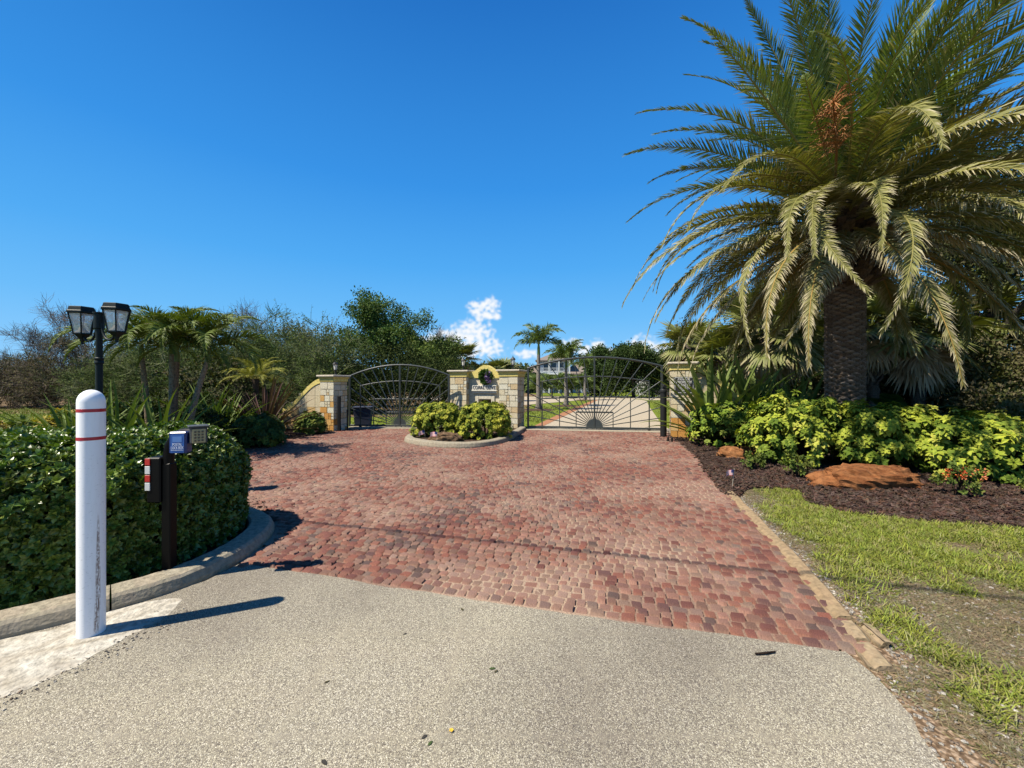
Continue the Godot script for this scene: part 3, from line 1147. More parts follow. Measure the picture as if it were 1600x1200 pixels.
	t = thing("utility_bin", "dark blue lidded bin behind the gate by the stained column", "bin", P(-5.15, 13.75), 0.2)
	mb = MB.new()
	mb.col = Color(0.015, 0.02, 0.05)
	var tap := PackedVector2Array([Vector2(-0.24, 0.0), Vector2(0.24, 0.0), Vector2(0.29, 0.62), Vector2(-0.29, 0.62)])
	mb.extrude(tap, 0.5, Transform3D(Basis.IDENTITY, Vector3(0, 0, 0.25)))
	part("body", mb.mesh(), M.plain, t)
	mb = MB.new()
	mb.col = Color(0.015, 0.02, 0.05)
	mb.box(Vector3(0, 0.65, 0), Vector3(0.64, 0.05, 0.58), Basis.IDENTITY, 0.02)
	part("lid", mb.mesh(), M.plain, t)
	# right column with plaque
	t = thing("gate_column", "orange stained stone column with black notice beside the strap leaved lilies", "column", P(4.33, 10.83), TH)
	stone_column(t, 0.0, 0.62, 0.72, 2.05, 0.17, 0.95)
	wing_right()
	var pq := thing("notice_plaque", "black notice with white border and lettering on the orange stained column", "sign", t.transform * Vector3(0.33, 1.42, 0.012), TH)
	mb = MB.new()
	mb.col = Color(0.015, 0.015, 0.015)
	mb.box(Vector3(0, 0, 0), Vector3(0.50, 0.45, 0.02), Basis.IDENTITY, 0.003)
	part("board", mb.mesh(), M.plain, pq)
	mb = MB.new()
	mb.col = Color(0.7, 0.7, 0.66)
	for q in [[0, 0.205, 0.46, 0.012], [0, -0.205, 0.46, 0.012], [-0.226, 0, 0.012, 0.42], [0.226, 0, 0.012, 0.42]]:
		mb.box(Vector3(q[0], q[1], 0.0115), Vector3(q[2], q[3], 0.004))
	part("border", mb.mesh(), M.plain, pq)
	var wl := plain("white_letters", Color(0.72, 0.72, 0.68), 0.6)
	var lines := ["PRIVATE", "PROPERTY", "OWNERS", "GUESTS", "ONLY"]
	for k in 5:
		word(pq, "lettering", lines[k], [0.045, 0.07, 0.05, 0.055, 0.05][k], 0.004, Vector3(0, [0.155, 0.075, -0.005, -0.075, -0.145][k], 0.013), wl, [0.30, 0.38, 0.30, 0.28, 0.18][k])
	t = thing("gate_post", "round capped black post in front of the orange stained column", "post", P(4.17, 10.93))
	mb = MB.new()
	mb.col = Color(0.02, 0.02, 0.02)
	mb.lathe(PackedVector2Array([Vector2(0.085, 0.0), Vector2(0.085, 1.24)]), 20)
	part("shaft", mb.mesh(), M.black_metal, t)
	mb = MB.new()
	mb.col = Color(0.025, 0.025, 0.025)
	mb.lathe(PackedVector2Array([Vector2(0.098, 1.22), Vector2(0.10, 1.25), Vector2(0.10, 1.285), Vector2(0.085, 1.31), Vector2(0, 1.32)]), 20)
	part("post_cap", mb.mesh(), M.black_metal, t)
	mb = MB.new()
	mb.col = Color(0.03, 0.03, 0.03)
	mb.box(Vector3(0.03, 1.38, 0), Vector3(0.10, 0.12, 0.08), Basis.IDENTITY, 0.015)
	part("receiver", mb.mesh(), M.black_metal, t)
	t = thing("valve_cover", "small black twin sprinkler heads at the paving edge before the column", "sprinkler", P(3.98, 10.0))
	for s in [-0.035, 0.035]:
		mb = MB.new()
		mb.col = Color(0.02, 0.018, 0.015)
		mb.lathe(PackedVector2Array([Vector2(0.03, 0), Vector2(0.03, 0.09), Vector2(0.022, 0.11), Vector2(0, 0.112)]), 10, Vector3(s, 0, s))
		part("head", mb.mesh(), M.black_metal, t)
	sunburst_gate("wide dark metal sunburst gate across the concrete drive", P(0.52, 12.8), -0.171, 4.11, 2.29, 1.98)
	sunburst_gate("narrower dark metal sunburst gate in front of the shady trees", P(-5.4, 13.2), -0.06, 3.34, 2.08, 1.72)

func wing_left() -> void:
	# runs away from the column to the left: built to the right of its foot and turned half round
	var far := P(-5.98 - 1.45, 12.36 + 0.5)
	wing_flip("wing_wall", "stucco wing wall with yellow swept coping falling toward the sword leaved plant", P(-5.98, 12.36), far, 1.62, 0.66, 0.85)

func wing_right() -> void:
	wing_flip("wing_wall", "stucco wing wall with yellow swept coping behind the tall strap leaved lilies", P(4.96, 10.66), P(6.3, 10.30), 1.92, 0.95, 0.5)

func wing_flip(called: String, label: String, a: Vector3, b: Vector3, y0: float, y1: float, rust: float) -> void:
	var d := b - a
	var L := d.length()
	if d.x >= 0.0:
		wing_wall(called, label, a, atan2(-d.z, d.x), L, y0, y1, rust)
	else:
		# seen from the front, x runs from the far end to the column
		wing_wall(called, label, b, atan2(d.z, -d.x), L, y1, y0, rust)

# ------------------------------------------------------------------ plants: building blocks
func leaf(mb: MB, p: Vector3, d: Vector3, up: Vector3, L: float, w: float, fold: float, curl: float, c0: Color, c1: Color) -> void:
	var side := d.cross(up)
	if side.length() < 0.01:
		side = d.cross(Vector3.RIGHT)
	side = side.normalized()
	var nn := side.cross(d).normalized()
	var mid := p + d * L * 0.5 + nn * 0.02 * L
	var tip := p + d * L - nn * curl * L
	for s in [-1.0, 1.0]:
		var a: Vector3 = p + d * L * 0.3 + side * s * w + nn * fold * w
		var b: Vector3 = p + d * L * 0.7 + side * s * w * 0.8 + nn * (fold * w - curl * L * 0.35)
		if s < 0:
			mb.tric(p, mid, a, c0, c0, c1)
			mb.tric(mid, b, a, c0, c1, c1)
			mb.tric(mid, tip, b, c0, c1, c1)
		else:
			mb.tric(p, a, mid, c0, c1, c0)
			mb.tric(mid, a, b, c0, c1, c1)
			mb.tric(mid, b, tip, c0, c1, c1)

# loose ball of small two-sided leaves
func leaf_clump(n: int, radius: float, L: float, w: float, sd: int) -> ArrayMesh:
	var g := RandomNumberGenerator.new()
	g.seed = sd
	var mb := MB.new()
	for k in n:
		var d := Vector3(g.randf_range(-1, 1), g.randf_range(-1, 1), g.randf_range(-1, 1)).normalized()
		var p := d * radius * pow(g.randf(), 0.5)
		var f := (d + Vector3(g.randf_range(-1, 1), g.randf_range(-0.9, 1.1), g.randf_range(-1, 1)) * 0.9).normalized()
		var side := f.cross(Vector3(g.randf_range(-1, 1), g.randf_range(0.2, 1), g.randf_range(-1, 1))).normalized()
		var nn := side.cross(f).normalized()
		var k2 := g.randf_range(0.7, 1.25)
		var c := Color(k2, k2 * g.randf_range(0.95, 1.05), k2)
		var l := L * g.randf_range(0.7, 1.25)
		var a := p + f * l * 0.5 + side * w + nn * w * 0.35
		var b := p + f * l * 0.5 - side * w + nn * w * 0.35
		mb.tric(p, a, p + f * l, c, c, c)
		mb.tric(p, p + f * l, b, c, c, c)
	return mb.mesh()

# twig that points up +y with leaves set along it
func sprig(n: int, L: float, w: float, stem: float, sd: int) -> ArrayMesh:
	var g := RandomNumberGenerator.new()
	g.seed = sd
	var mb := MB.new()
	for k in n:
		var a := k * 2.4 + g.randf_range(-0.4, 0.4)
		var e := lerpf(0.25, 1.15, float(k) / n) + g.randf_range(-0.2, 0.2)
		var d := Vector3(cos(a) * cos(e), sin(e), sin(a) * cos(e))
		var k2 := g.randf_range(0.75, 1.2)
		var c := Color(k2, k2, k2)
		leaf(mb, Vector3(0, stem * k / n, 0), d, Vector3.UP, L * g.randf_range(0.75, 1.15), w, 0.35, 0.12, c, c)
	return mb.mesh()

# wheel of leaflets, as on a dwarf umbrella tree
func rosette(n: int, L: float, w: float, droop: float, c0: Color, c1: Color, sd: int) -> ArrayMesh:
	var g := RandomNumberGenerator.new()
	g.seed = sd
	var mb := MB.new()
	for ring in 2:
		for k in n:
			var a := TAU * k / n + ring * 0.4 + g.randf_range(-0.2, 0.2)
			var e := -droop + g.randf_range(-0.25, 0.25) + ring * 0.5
			var d := Vector3(cos(a) * cos(e), sin(e), sin(a) * cos(e))
			var k2 := g.randf_range(0.8, 1.15)
			var y := g.randf() < 0.45
			var ca := (c1 if y else c0) * k2
			var cb := (c0 if y or g.randf() < 0.5 else c1) * k2
			leaf(mb, Vector3(0, ring * 0.02, 0) + d * 0.012, d, Vector3.UP, L * g.randf_range(0.8, 1.1) * (1.0 - 0.3 * ring), w, 0.3, 0.18, Color(ca.r, ca.g, ca.b), Color(cb.r, cb.g, cb.b))
	return mb.mesh()

# long arching strap leaf that leaves the origin towards +x
func strap_leaf(L: float, w: float, e0: float, droop: float, fold: float, c0: Color, c1: Color) -> ArrayMesh:
	var mb := MB.new()
	var p := Vector3.ZERO
	var n := 9
	var rows := []
	for i in n + 1:
		var s := float(i) / n
		var e := e0 - droop * pow(s, 1.6)
		var nn := Vector3(-sin(e), cos(e), 0)
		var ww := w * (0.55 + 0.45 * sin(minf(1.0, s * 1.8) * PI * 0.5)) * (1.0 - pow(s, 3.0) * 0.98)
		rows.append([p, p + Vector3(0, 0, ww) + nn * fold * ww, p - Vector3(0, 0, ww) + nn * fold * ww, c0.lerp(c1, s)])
		p += Vector3(cos(e), sin(e), 0) * L / n
	for i in n:
		var a: Array = rows[i]
		var b: Array = rows[i + 1]
		for s in [1, 2]:
			if s == 1:
				mb.tric(a[0], a[s], b[s], a[3], a[3], b[3])
				mb.tric(a[0], b[s], b[0], a[3], b[3], b[3])
			else:
				mb.tric(a[0], b[s], a[s], a[3], b[3], a[3])
				mb.tric(a[0], b[0], b[s], a[3], b[3], b[3])
	return mb.mesh()

# feather palm frond along +x: arched midrib with two ranks of leaflets
func frond(L: float, e0: float, droop: float, pairs: int, ll: float, lw: float, vee: float, hang: float, bare: float, c0: Color, c1: Color, dry: float, rib: Color, sd: int, twist := 0.0, plume := 0.22) -> ArrayMesh:
	var g := RandomNumberGenerator.new()
	g.seed = sd
	var mb := MB.new()
	var n := 20
	var pts := PackedVector3Array()
	var rad := PackedFloat32Array()
	var dirs := []
	var p := Vector3.ZERO
	for i in n + 1:
		var s := float(i) / n
		var e := e0 - droop * pow(s, 1.5)
		pts.append(p)
		rad.append(lerpf(L * 0.0085, 0.0025, pow(s, 0.7)))
		var d := Vector3(cos(e), sin(e), twist * s * s).normalized()
		dirs.append(d)
		p += d * L / n
	mb.col = rib
	mb.tube(pts, rad, 4, false)
	var straw := Color(0.46, 0.40, 0.28)
	for k in pairs:
		var s := bare + (1.0 - bare) * (k + 0.5) / pairs
		var f := s * n
		var i := mini(int(f), n - 1)
		var at := pts[i].lerp(pts[i + 1], f - i)
		var tg: Vector3 = dirs[i].lerp(dirs[i + 1], f - i).normalized()
		var env := sin(PI * pow(clampf((s - bare) / (1.0 - bare), 0.0, 1.0), 0.55) * 0.93 + 0.16)
		var up := Vector3(0, 0, 1).cross(tg).normalized()
		for sd2 in [-1.0, 1.0]:
			if g.randf() < 0.03:
				continue
			var a := lerpf(1.1, 0.4, s) + g.randf_range(-0.14, 0.14)
			var sv: Vector3 = Vector3(0, 0, sd2)
			var vv := vee + g.randf_range(-plume, plume)
			var d: Vector3 = (tg * cos(a) + (sv * cos(vv) + up * sin(vv)) * sin(a)).normalized()
			var len := ll * maxf(env, 0.22) * g.randf_range(0.85, 1.12)
			var d2 := (d + Vector3.DOWN * hang * g.randf_range(0.5, 1.5)).normalized()
			var m0 := at + d * len * 0.5
			var tip := m0 + d2 * len * 0.5
			var wv := tg * lw * g.randf_range(0.8, 1.2)
			wv = (wv + up * lw * g.randf_range(-0.5, 0.5))
			var kk := g.randf_range(0.78, 1.2)
			var ca := Color(c0.r * kk, c0.g * kk, c0.b * kk)
			var cm := Color(c1.r * kk, c1.g * kk, c1.b * kk)
			var ct := cm
			if g.randf() < dry:
				ct = straw * g.randf_range(0.7, 1.3)
				if g.randf() < dry * 0.6:
					cm = cm.lerp(straw, 0.55)
			mb.tric(at - wv * 0.35, at + wv * 0.35, m0 + wv * 0.5, ca, ca, cm)
			mb.tric(at - wv * 0.35, m0 + wv * 0.5, m0 - wv * 0.5, ca, cm, cm)
			mb.tric(m0 - wv * 0.5, m0 + wv * 0.5, tip, cm, cm, ct)
	return mb.mesh()

# fan palm leaf: stalk along +x, then a pleated fan whose tips hang
func fan_frond(stalk: float, R: float, e0: float, segs: int, hang: float, c0: Color, c1: Color, dry: float, sd: int) -> ArrayMesh:
	var g := RandomNumberGenerator.new()
	g.seed = sd
	var mb := MB.new()
	var pts := PackedVector3Array()
	var rad := PackedFloat32Array()
	var p := Vector3.ZERO
	var d := Vector3.RIGHT
	for i in 6:
		var e := e0 - 0.5 * i / 5.0
		d = Vector3(cos(e), sin(e), 0)
		pts.append(p)
		rad.append(0.014)
		p += d * stalk / 5.0
	mb.col = c0 * 1.2
	mb.tube(pts, rad, 4, false)
	p = pts[5]
	var up := Vector3(-d.y, d.x, 0)
	for k in segs:
		var a := lerpf(-2.15, 2.15, (k + 0.5) / segs) + g.randf_range(-0.05, 0.05)
		var dir := (d * cos(a) + Vector3(0, 0, 1) * sin(a) + up * 0.18).normalized()
		var len := R * (0.72 + 0.28 * cos(a * 0.6)) * g.randf_range(0.9, 1.1)
		var m0 := p + dir * len * 0.5
		var d2 := (dir + Vector3.DOWN * hang * g.randf_range(0.6, 1.5)).normalized()
		var tip := m0 + d2 * len * 0.55
		var wv := dir.cross(up).normalized() * R * 0.045 + up * g.randf_range(-0.012, 0.012)
		var kk := g.randf_range(0.75, 1.2)
		var ca := Color(c0.r * kk, c0.g * kk, c0.b * kk)
		var cm := Color(c1.r * kk, c1.g * kk, c1.b * kk)
		var ct := cm if g.randf() > dry else Color(0.34, 0.28, 0.17) * kk
		mb.tric(p, m0 + wv, m0 - wv, ca, cm, cm)
		mb.tric(m0 - wv, m0 + wv, tip, cm, cm, ct)
	return mb.mesh()

# mound of foliage: leaf sprays over a lumpy dome, woody stems inside
func shrub(called: String, label: String, category: String, at: Vector3, rx: float, rz: float, h: float, spray: ArrayMesh, n: int, cols: Array, m: Material, group := "", lump := 0.16, pieces := 0, piece_meshes := [], box_like := 0.0) -> Node3D:
	var t := thing(called, label, category, at, 0.0, group)
	var nz := FastNoiseLite.new()
	nz.seed = rng.randi() % 1000
	nz.frequency = 1.6
	var mb := MB.new()
	for k in 9:
		mb.col = Color(0.10, 0.075, 0.05)
		var a := rr(0, TAU)
		var q := Vector3(cos(a) * rx * 0.55, h * rr(0.55, 0.8), sin(a) * rz * 0.55)
		mb.tube(PackedVector3Array([Vector3(cos(a) * 0.06, -0.02, sin(a) * 0.06), q * 0.5 + Vector3(0, h * 0.1, 0), q]), PackedFloat32Array([0.018, 0.012, 0.005]), 5)
	part("stem", mb.mesh(), M.bark, t)
	var where := []
	for k in n + pieces:
		var y := pow(rng.randf(), 0.8)
		var a := rr(0, TAU)
		var d := Vector3.ZERO
		# dome, or with box_like near 1 a clipped block with rounded shoulders
		var e := asin(clampf(y, 0.0, 1.0))
		var pw := lerpf(1.0, 0.42, box_like)
		d = Vector3(signf(cos(a)) * pow(absf(cos(a)), pw) * pow(cos(e), pw), pow(y, lerpf(0.85, 0.7, box_like)), signf(sin(a)) * pow(absf(sin(a)), pw) * pow(cos(e), pw))
		if rng.randf() < 0.35: # fill the top evenly
			var q := sqrt(rng.randf())
			d = Vector3(cos(a) * q, pow(maxf(0.0, 1.0 - pow(q, 2.0 + 4.0 * box_like)), 0.5), sin(a) * q)
		var k2 := 1.0 + nz.get_noise_3d(d.x * 1.7, d.y * 1.7, d.z * 1.7) * lump * 2.0
		if k < n:
			k2 *= 1.0 - 0.28 * pow(rng.randf(), 2.0)
		var p := Vector3(d.x * rx, 0.06 + d.y * (h - 0.08), d.z * rz) * k2
		p.y = maxf(p.y, 0.03)
		var out := Vector3(d.x / rx, d.y / h, d.z / rz).normalized()
		var yb := (out + Vector3(0, 0.45, 0) + Vector3(rr(-1, 1), rr(-1, 1), rr(-1, 1)) * 0.38).normalized()
		var xb := yb.cross(Vector3(rr(-1, 1), rr(-0.2, 0.2), rr(-1, 1)).normalized()).normalized()
		var b := Basis(xb, yb, xb.cross(yb)) * Basis(Vector3.UP, rr(0, TAU))
		var x := Transform3D(b.scaled(Vector3.ONE * rr(0.75, 1.2)), p)
		if k < n:
			where.append(x)
		else:
			part("leaf_cluster", piece_meshes[rng.randi_range(0, piece_meshes.size() - 1)], m, t, x)
	scatter("foliage", spray, m, where, cols, t)
	return t

# ------------------------------------------------------------------ trees
# limbs: array of [points, radii]; tips: where twigs end
func grow(limbs: Array, tips: Array, p: Vector3, d: Vector3, L: float, r: float, lvl: int, most: int, o: Dictionary) -> void:
	var pts := PackedVector3Array([p])
	var rad := PackedFloat32Array([r])
	var q := p
	var dd := d
	var segs := 4
	var r1: float = r * o.get("taper", 0.6)
	for i in segs:
		dd = (dd + Vector3(rr(-1, 1), rr(-1, 1), rr(-1, 1)) * o.get("crook", 0.22) + Vector3.UP * o.get("lift", 0.06)).normalized()
		q += dd * L / segs
		pts.append(q)
		rad.append(lerpf(r, r1, (i + 1.0) / segs))
		if lvl >= most - 1 and i >= 1:
			tips.append([q, dd])
	limbs.append([pts, rad, lvl])
	if lvl >= most:
		return
	var kids: int = o.get("kids", 3) + (1 if rng.randf() < 0.4 else 0) + (2 if lvl == 0 else 0)
	for k in kids:
		var f := 1.0 if k < 2 else rr(0.45, 0.95)
		var i := clampi(int(f * segs), 1, segs)
		var a := TAU * (k + rr(0, 0.7)) / kids
		var side := dd.cross(Vector3.UP if absf(dd.y) < 0.9 else Vector3.RIGHT).normalized()
		side = side.rotated(dd, a)
		var sp: float = o.get("spread", 0.75) * rr(0.7, 1.25)
		var nd := (dd * cos(sp) + side * sin(sp)).normalized()
		grow(limbs, tips, pts[i], nd, L * rr(0.6, 0.85), rad[i] * rr(0.55, 0.72), lvl + 1, most, o)

func tree(called: String, label: String, category: String, at: Vector3, height: float, width: float, girth: float, sd: int, o: Dictionary, group := "") -> Node3D:
	rng.seed = sd
	var t := thing(called, label, category, at, 0.0, group)
	var limbs := []
	var tips := []
	var most: int = o.get("levels", 3)
	grow(limbs, tips, Vector3.ZERO, Vector3(rr(-0.12, 0.12), 1, rr(-0.12, 0.12)).normalized(), o.get("bole", 0.34), 0.05, 0, most, o)
	var lo := Vector3(1e9, 1e9, 1e9)
	var hi := -lo
	for q in tips:
		lo = lo.min(q[0])
		hi = hi.max(q[0])
	var clump: float = o.get("clump", 0.4)
	var sx := (width - clump) / maxf(0.1, maxf(hi.x - lo.x, hi.z - lo.z))
	var sy := (height - clump * 0.4) / hi.y
	var cx := (lo.x + hi.x) * 0.5
	var cz := (lo.z + hi.z) * 0.5
	var fit := func(p: Vector3) -> Vector3:
		var k := clampf(p.y / hi.y * 1.6, 0.0, 1.0)
		return Vector3((p.x - cx * k) * sx, p.y * sy, (p.z - cz * k) * sx)
	var mb := MB.new()
	var bark: Color = o.get("bark", Color(0.12, 0.10, 0.08))
	for l in limbs:
		mb.col = tint(bark, 0.15)
		var pts := PackedVector3Array()
		var rad := PackedFloat32Array()
		for i in l[0].size():
			pts.append(fit.call(l[0][i]))
			rad.append(maxf(l[1][i] / 0.05 * girth, 0.006 * height / 7.0))
		mb.tube(pts, rad, 7 if l[2] < 2 else 4, l[2] == 0)
	part("trunk", mb.mesh(), M.bark, t)
	var per: int = o.get("per_tip", 3)
	if per > 0:
		var where := []
		var cols := []
		var base: Array = o.get("cols", [Color(0.06, 0.09, 0.025)])
		for k in 23:
			cols.append(tint(base[k % base.size()], 0.28))
		for q in tips:
			if rng.randf() > o.get("keep", 1.0):
				continue
			var p: Vector3 = fit.call(q[0])
			for k in per:
				where.append(Transform3D(rand_basis().scaled(Vector3.ONE * rr(0.6, 1.25)), p + Vector3(rr(-1, 1), rr(-0.7, 0.9), rr(-1, 1)) * clump * 0.75))
		# lower skirt of foliage down to the ground for thickets
		for k in int(o.get("skirt", 0)):
			var a := rr(0, TAU)
			var q := sqrt(rng.randf())
			where.append(Transform3D(rand_basis().scaled(Vector3.ONE * rr(0.7, 1.3)), Vector3(cos(a) * q * width * 0.5, rr(0.1, height * 0.5), sin(a) * q * width * 0.5)))
		scatter("crown", o.get("leaves"), M.tree_leaf, where, cols, t)
	elif o.has("twigs"):
		var where := []
		for q in tips:
			if rng.randf() < 0.8:
				var yb: Vector3 = q[1]
				var xb := yb.cross(Vector3(rr(-1, 1), rr(-1, 1), rr(-1, 1)).normalized()).normalized()
				where.append(Transform3D(Basis(xb, yb, xb.cross(yb)).scaled(Vector3.ONE * rr(0.6, 1.2)), fit.call(q[0])))
		scatter("crown", o.get("twigs"), M.bark, where, [tint(bark, 0.1), tint(bark, 0.2), tint(bark, 0.2)], t)
	return t

func twig_clump(n: int, L: float, sd: int, leaves := 0, lcol := Color(0.08, 0.09, 0.04)) -> ArrayMesh:
	var g := RandomNumberGenerator.new()
	g.seed = sd
	var mb := MB.new()
	for k in n:
		var d := Vector3(g.randf_range(-1, 1), g.randf_range(0.1, 1.2), g.randf_range(-1, 1)).normalized()
		var p := Vector3(g.randf_range(-1, 1), g.randf_range(-0.5, 0.5), g.randf_range(-1, 1)) * L * 0.25
		mb.col = Color(1, 1, 1) * g.randf_range(0.7, 1.2)
		var mid := p + d * L * 0.5 + Vector3(g.randf_range(-1, 1), g.randf_range(-1, 1), g.randf_range(-1, 1)) * L * 0.1
		var tip := mid + (d + Vector3(g.randf_range(-1, 1), g.randf_range(-1, 1), g.randf_range(-1, 1)) * 0.5).normalized() * L * 0.5
		mb.tube(PackedVector3Array([p, mid, tip]), PackedFloat32Array([0.012, 0.008, 0.003]), 3, false)
		for j in leaves:
			var q := mid.lerp(tip, g.randf())
			var f := Vector3(g.randf_range(-1, 1), g.randf_range(-0.6, 1), g.randf_range(-1, 1)).normalized()
			var s := f.cross(Vector3(g.randf_range(-1, 1), 1, g.randf_range(-1, 1))).normalized()
			mb.tric(q, q + f * 0.045 + s * 0.024, q + f * 0.095, lcol, lcol, lcol)
			mb.tric(q, q + f * 0.095, q + f * 0.045 - s * 0.024, lcol, lcol, lcol)
	return mb.mesh()

func set_fronds(parent: Node3D, called: String, kinds: Array, n: int, from: Vector3, m: Material, roll := 0.25, s0 := 0.85, s1 := 1.12) -> void:
	for k in n:
		var a := k * 2.39996 + rr(-0.2, 0.2)
		var i := mini(int(float(k) / n * kinds.size()), kinds.size() - 1)
		var b := Basis(Vector3.UP, a) * Basis(Vector3.RIGHT, rr(-roll, roll)) * Basis(Vector3.BACK, rr(-0.1, 0.1))
		part(called, kinds[i], m, parent, Transform3D(b.scaled(Vector3.ONE * rr(s0, s1)), from + Vector3(cos(a), 0, -sin(a)) * 0.03))

# ------------------------------------------------------------------ hedge island
func build_left_island() -> void:
	var foot := wavy(poly([-7.2, 2.0, -5.4, 2.08, -4.4, 2.15, -3.68, 2.28, -3.18, 2.54, -2.86, 2.86, -2.68, 3.2, -2.62, 3.6, -2.70, 4.0, -3.0, 4.28, -3.5, 4.3, -4.2, 4.05, -4.9, 3.7, -6, 3.5, -7.2, 3.4]), 0.08, 0.03, 71)
	var t := thing("hedge", "clipped dark green rounded hedge on the kerbed island behind the white bollard", "hedge", P(-3.4, 3.2))
	var o := t.position
	var H := 1.0
	var R := 0.44
	var inner := Geometry2D.offset_polygon(foot, -0.15)
	var inner2 := Geometry2D.offset_polygon(foot, -0.42)
	# branching woody stems inside the hedge
	var mb := MB.new()
	var planted := 0
	while planted < 90:
		var q := Vector2(rr(-5.6, -2.6), rr(2.1, 4.3))
		if not Geometry2D.is_point_in_polygon(q, inner2[0]):
			continue
		planted += 1
		var root := P(q.x, q.y, 0.0) - o
		mb.col = tint(Color(0.16, 0.125, 0.09), 0.2)
		var fork := root + Vector3(rr(-0.08, 0.08), rr(0.15, 0.35), rr(-0.08, 0.08))
		mb.tube(PackedVector3Array([root, fork]), PackedFloat32Array([0.016, 0.012]), 5)
		for k in 5:
			var e := fork + Vector3(rr(-0.4, 0.4), rr(0.25, 0.55), rr(-0.4, 0.4))
			mb.tube(PackedVector3Array([fork, fork.lerp(e, 0.5) + Vector3(rr(-0.05, 0.05), 0.04, rr(-0.05, 0.05)), e]), PackedFloat32Array([0.010, 0.007, 0.003]), 4)
	part("stem", mb.mesh(), M.bark, t)
	var cum := [0.0]
	var m := foot.size()
	for i in m:
		cum.append(cum[i] + foot[i].distance_to(foot[(i + 1) % m]))
	var ccw := not Geometry2D.is_polygon_clockwise(foot)
	var nz := FastNoiseLite.new()
	nz.seed = 3
	nz.frequency = 1.3
	var where := []
	var side_len := H - R + PI * R / 2
	var tries := 0
	while where.size() < 13500 and tries < 60000:
		tries += 1
		var p := Vector3.ZERO
		var nn := Vector3.UP
		if rng.randf() < 0.78:
			var d: float = rng.randf() * cum[m]
			var i := cum.bsearch(d) - 1
			i = clampi(i, 0, m - 1)
			var a := foot[i]
			var b := foot[(i + 1) % m]
			var q := a.lerp(b, (d - cum[i]) / maxf(0.001, cum[i + 1] - cum[i]))
			if q.x < -5.6:
				continue
			var tg := (b - a).normalized()
			var inw := Vector2(-tg.y, tg.x) if ccw else Vector2(tg.y, -tg.x)
			var s := rng.randf() * side_len
			var off := 0.0
			var y := s
			var outn := Vector3(-inw.x, 0, inw.y)
			nn = outn
			if s > H - R:
				var f := (s - (H - R)) / R
				y = H - R + sin(f) * R
				off = (1.0 - cos(f)) * R
				nn = outn * cos(f) + Vector3.UP * sin(f)
			p = Vector3(q.x + inw.x * off, maxf(y, 0.03), -(q.y + inw.y * off))
		else:
			var q := Vector2(rr(-5.6, -2.5), rr(1.9, 4.4))
			if not Geometry2D.is_point_in_polygon(q, inner2[0]):
				continue
			p = P(q.x, q.y, H)
		p += nn * (nz.get_noise_3dv(p) * 0.07 - 0.10 * pow(rng.randf(), 1.7))
		var yb := (nn + Vector3(rr(-1, 1), rr(-0.5, 1.2), rr(-1, 1)) * 0.6).normalized()
		var xb := yb.cross(Vector3(rr(-1, 1), rr(-1, 1), rr(-1, 1)).normalized()).normalized()
		where.append(Transform3D(Basis(xb, yb, xb.cross(yb)).scaled(Vector3.ONE * rr(0.75, 1.2)), p - o))
	var deep := 0
	while deep < 7000:
		var q := Vector2(rr(-5.6, -2.5), rr(1.9, 4.4))
		if not Geometry2D.is_point_in_polygon(q, inner[0]):
			continue
		deep += 1
		where.append(Transform3D(rand_basis().scaled(Vector3.ONE * rr(0.8, 1.3)), P(q.x, q.y, rr(0.05, H - 0.1)) - o))
	var cols := []
	for k in 29:
		cols.append(tint(Color(0.105, 0.160, 0.027), 0.5))
	cols.append(Color(0.15, 0.21, 0.045))
	scatter("foliage", sprig(8, 0.050, 0.0150, 0.03, 7), M.glossy_leaf, where, cols, t)

	# bollard
	t = thing("bollard", "tall white bollard with two red stripes and scuffed lower side", "bollard", P(-2.443, 2.305))
	mb = MB.new()
	var prof := PackedVector2Array([Vector2(0.0605, 0.0), Vector2(0.0605, 1.345)])
	for k in range(1, 9):
		var a := PI / 2 * k / 8
		prof.append(Vector2(0.0605 * cos(a), 1.345 + 0.072 * sin(a)))
	mb.lathe(prof, 40)
	for k in mb.t.size():
		mb.t[k].y = mb.t[k].y / 1.5
	var im := Image.create(512, 1024, false, Image.FORMAT_RGB8)
	im.fill(Color(0.90, 0.905, 0.91))
	var sc := FastNoiseLite.new()
	sc.seed = 9
	sc.frequency = 0.03
	sc.fractal_octaves = 5
	for y in 1024:
		for x in 512:
			var u := x / 512.0
			var h := y / 1024.0 * 1.5
			var k := 1.0 - 0.03 * maxf(0.0, sc.get_noise_2d(x * 1.0, y * 0.3))
			var c := Color(0.90, 0.905, 0.91) * k
			# scraped band: grey rubber and brown marks drawn out upwards
			var du := absf(u - (0.950 - 0.018 * smoothstep(0.25, 0.02, h) + 0.006 * h))
			if h < 0.74 and du < 0.06:
				var wd := 0.016 + 0.026 * smoothstep(0.74, 0.25, h)
				var q := sc.get_noise_2d(x * 5.0, y * 0.5) + sc.get_noise_2d(x * 2.0 + 90.0, y * 2.0) * 0.6
				var on := smoothstep(wd, wd * 0.25, du) * smoothstep(-0.25, 0.3, q + 0.12) * smoothstep(0.74, 0.58, h) * smoothstep(0.0, 0.06, h)
				c = c.lerp(Color(0.50, 0.44, 0.41), clampf(on * 0.95, 0, 1))
			elif h < 1.05 and sc.get_noise_2d(x * 0.8 + 300.0, y * 4.0) > 0.47:
				c = c.lerp(Color(0.72, 0.72, 0.73), 0.5)
			im.set_pixel(x, y, c)
	var bm := StandardMaterial3D.new()
	bm.albedo_texture = ImageTexture.create_from_image(im)
	bm.roughness = 0.38
	part("sleeve", mb.mesh(), bm, t)
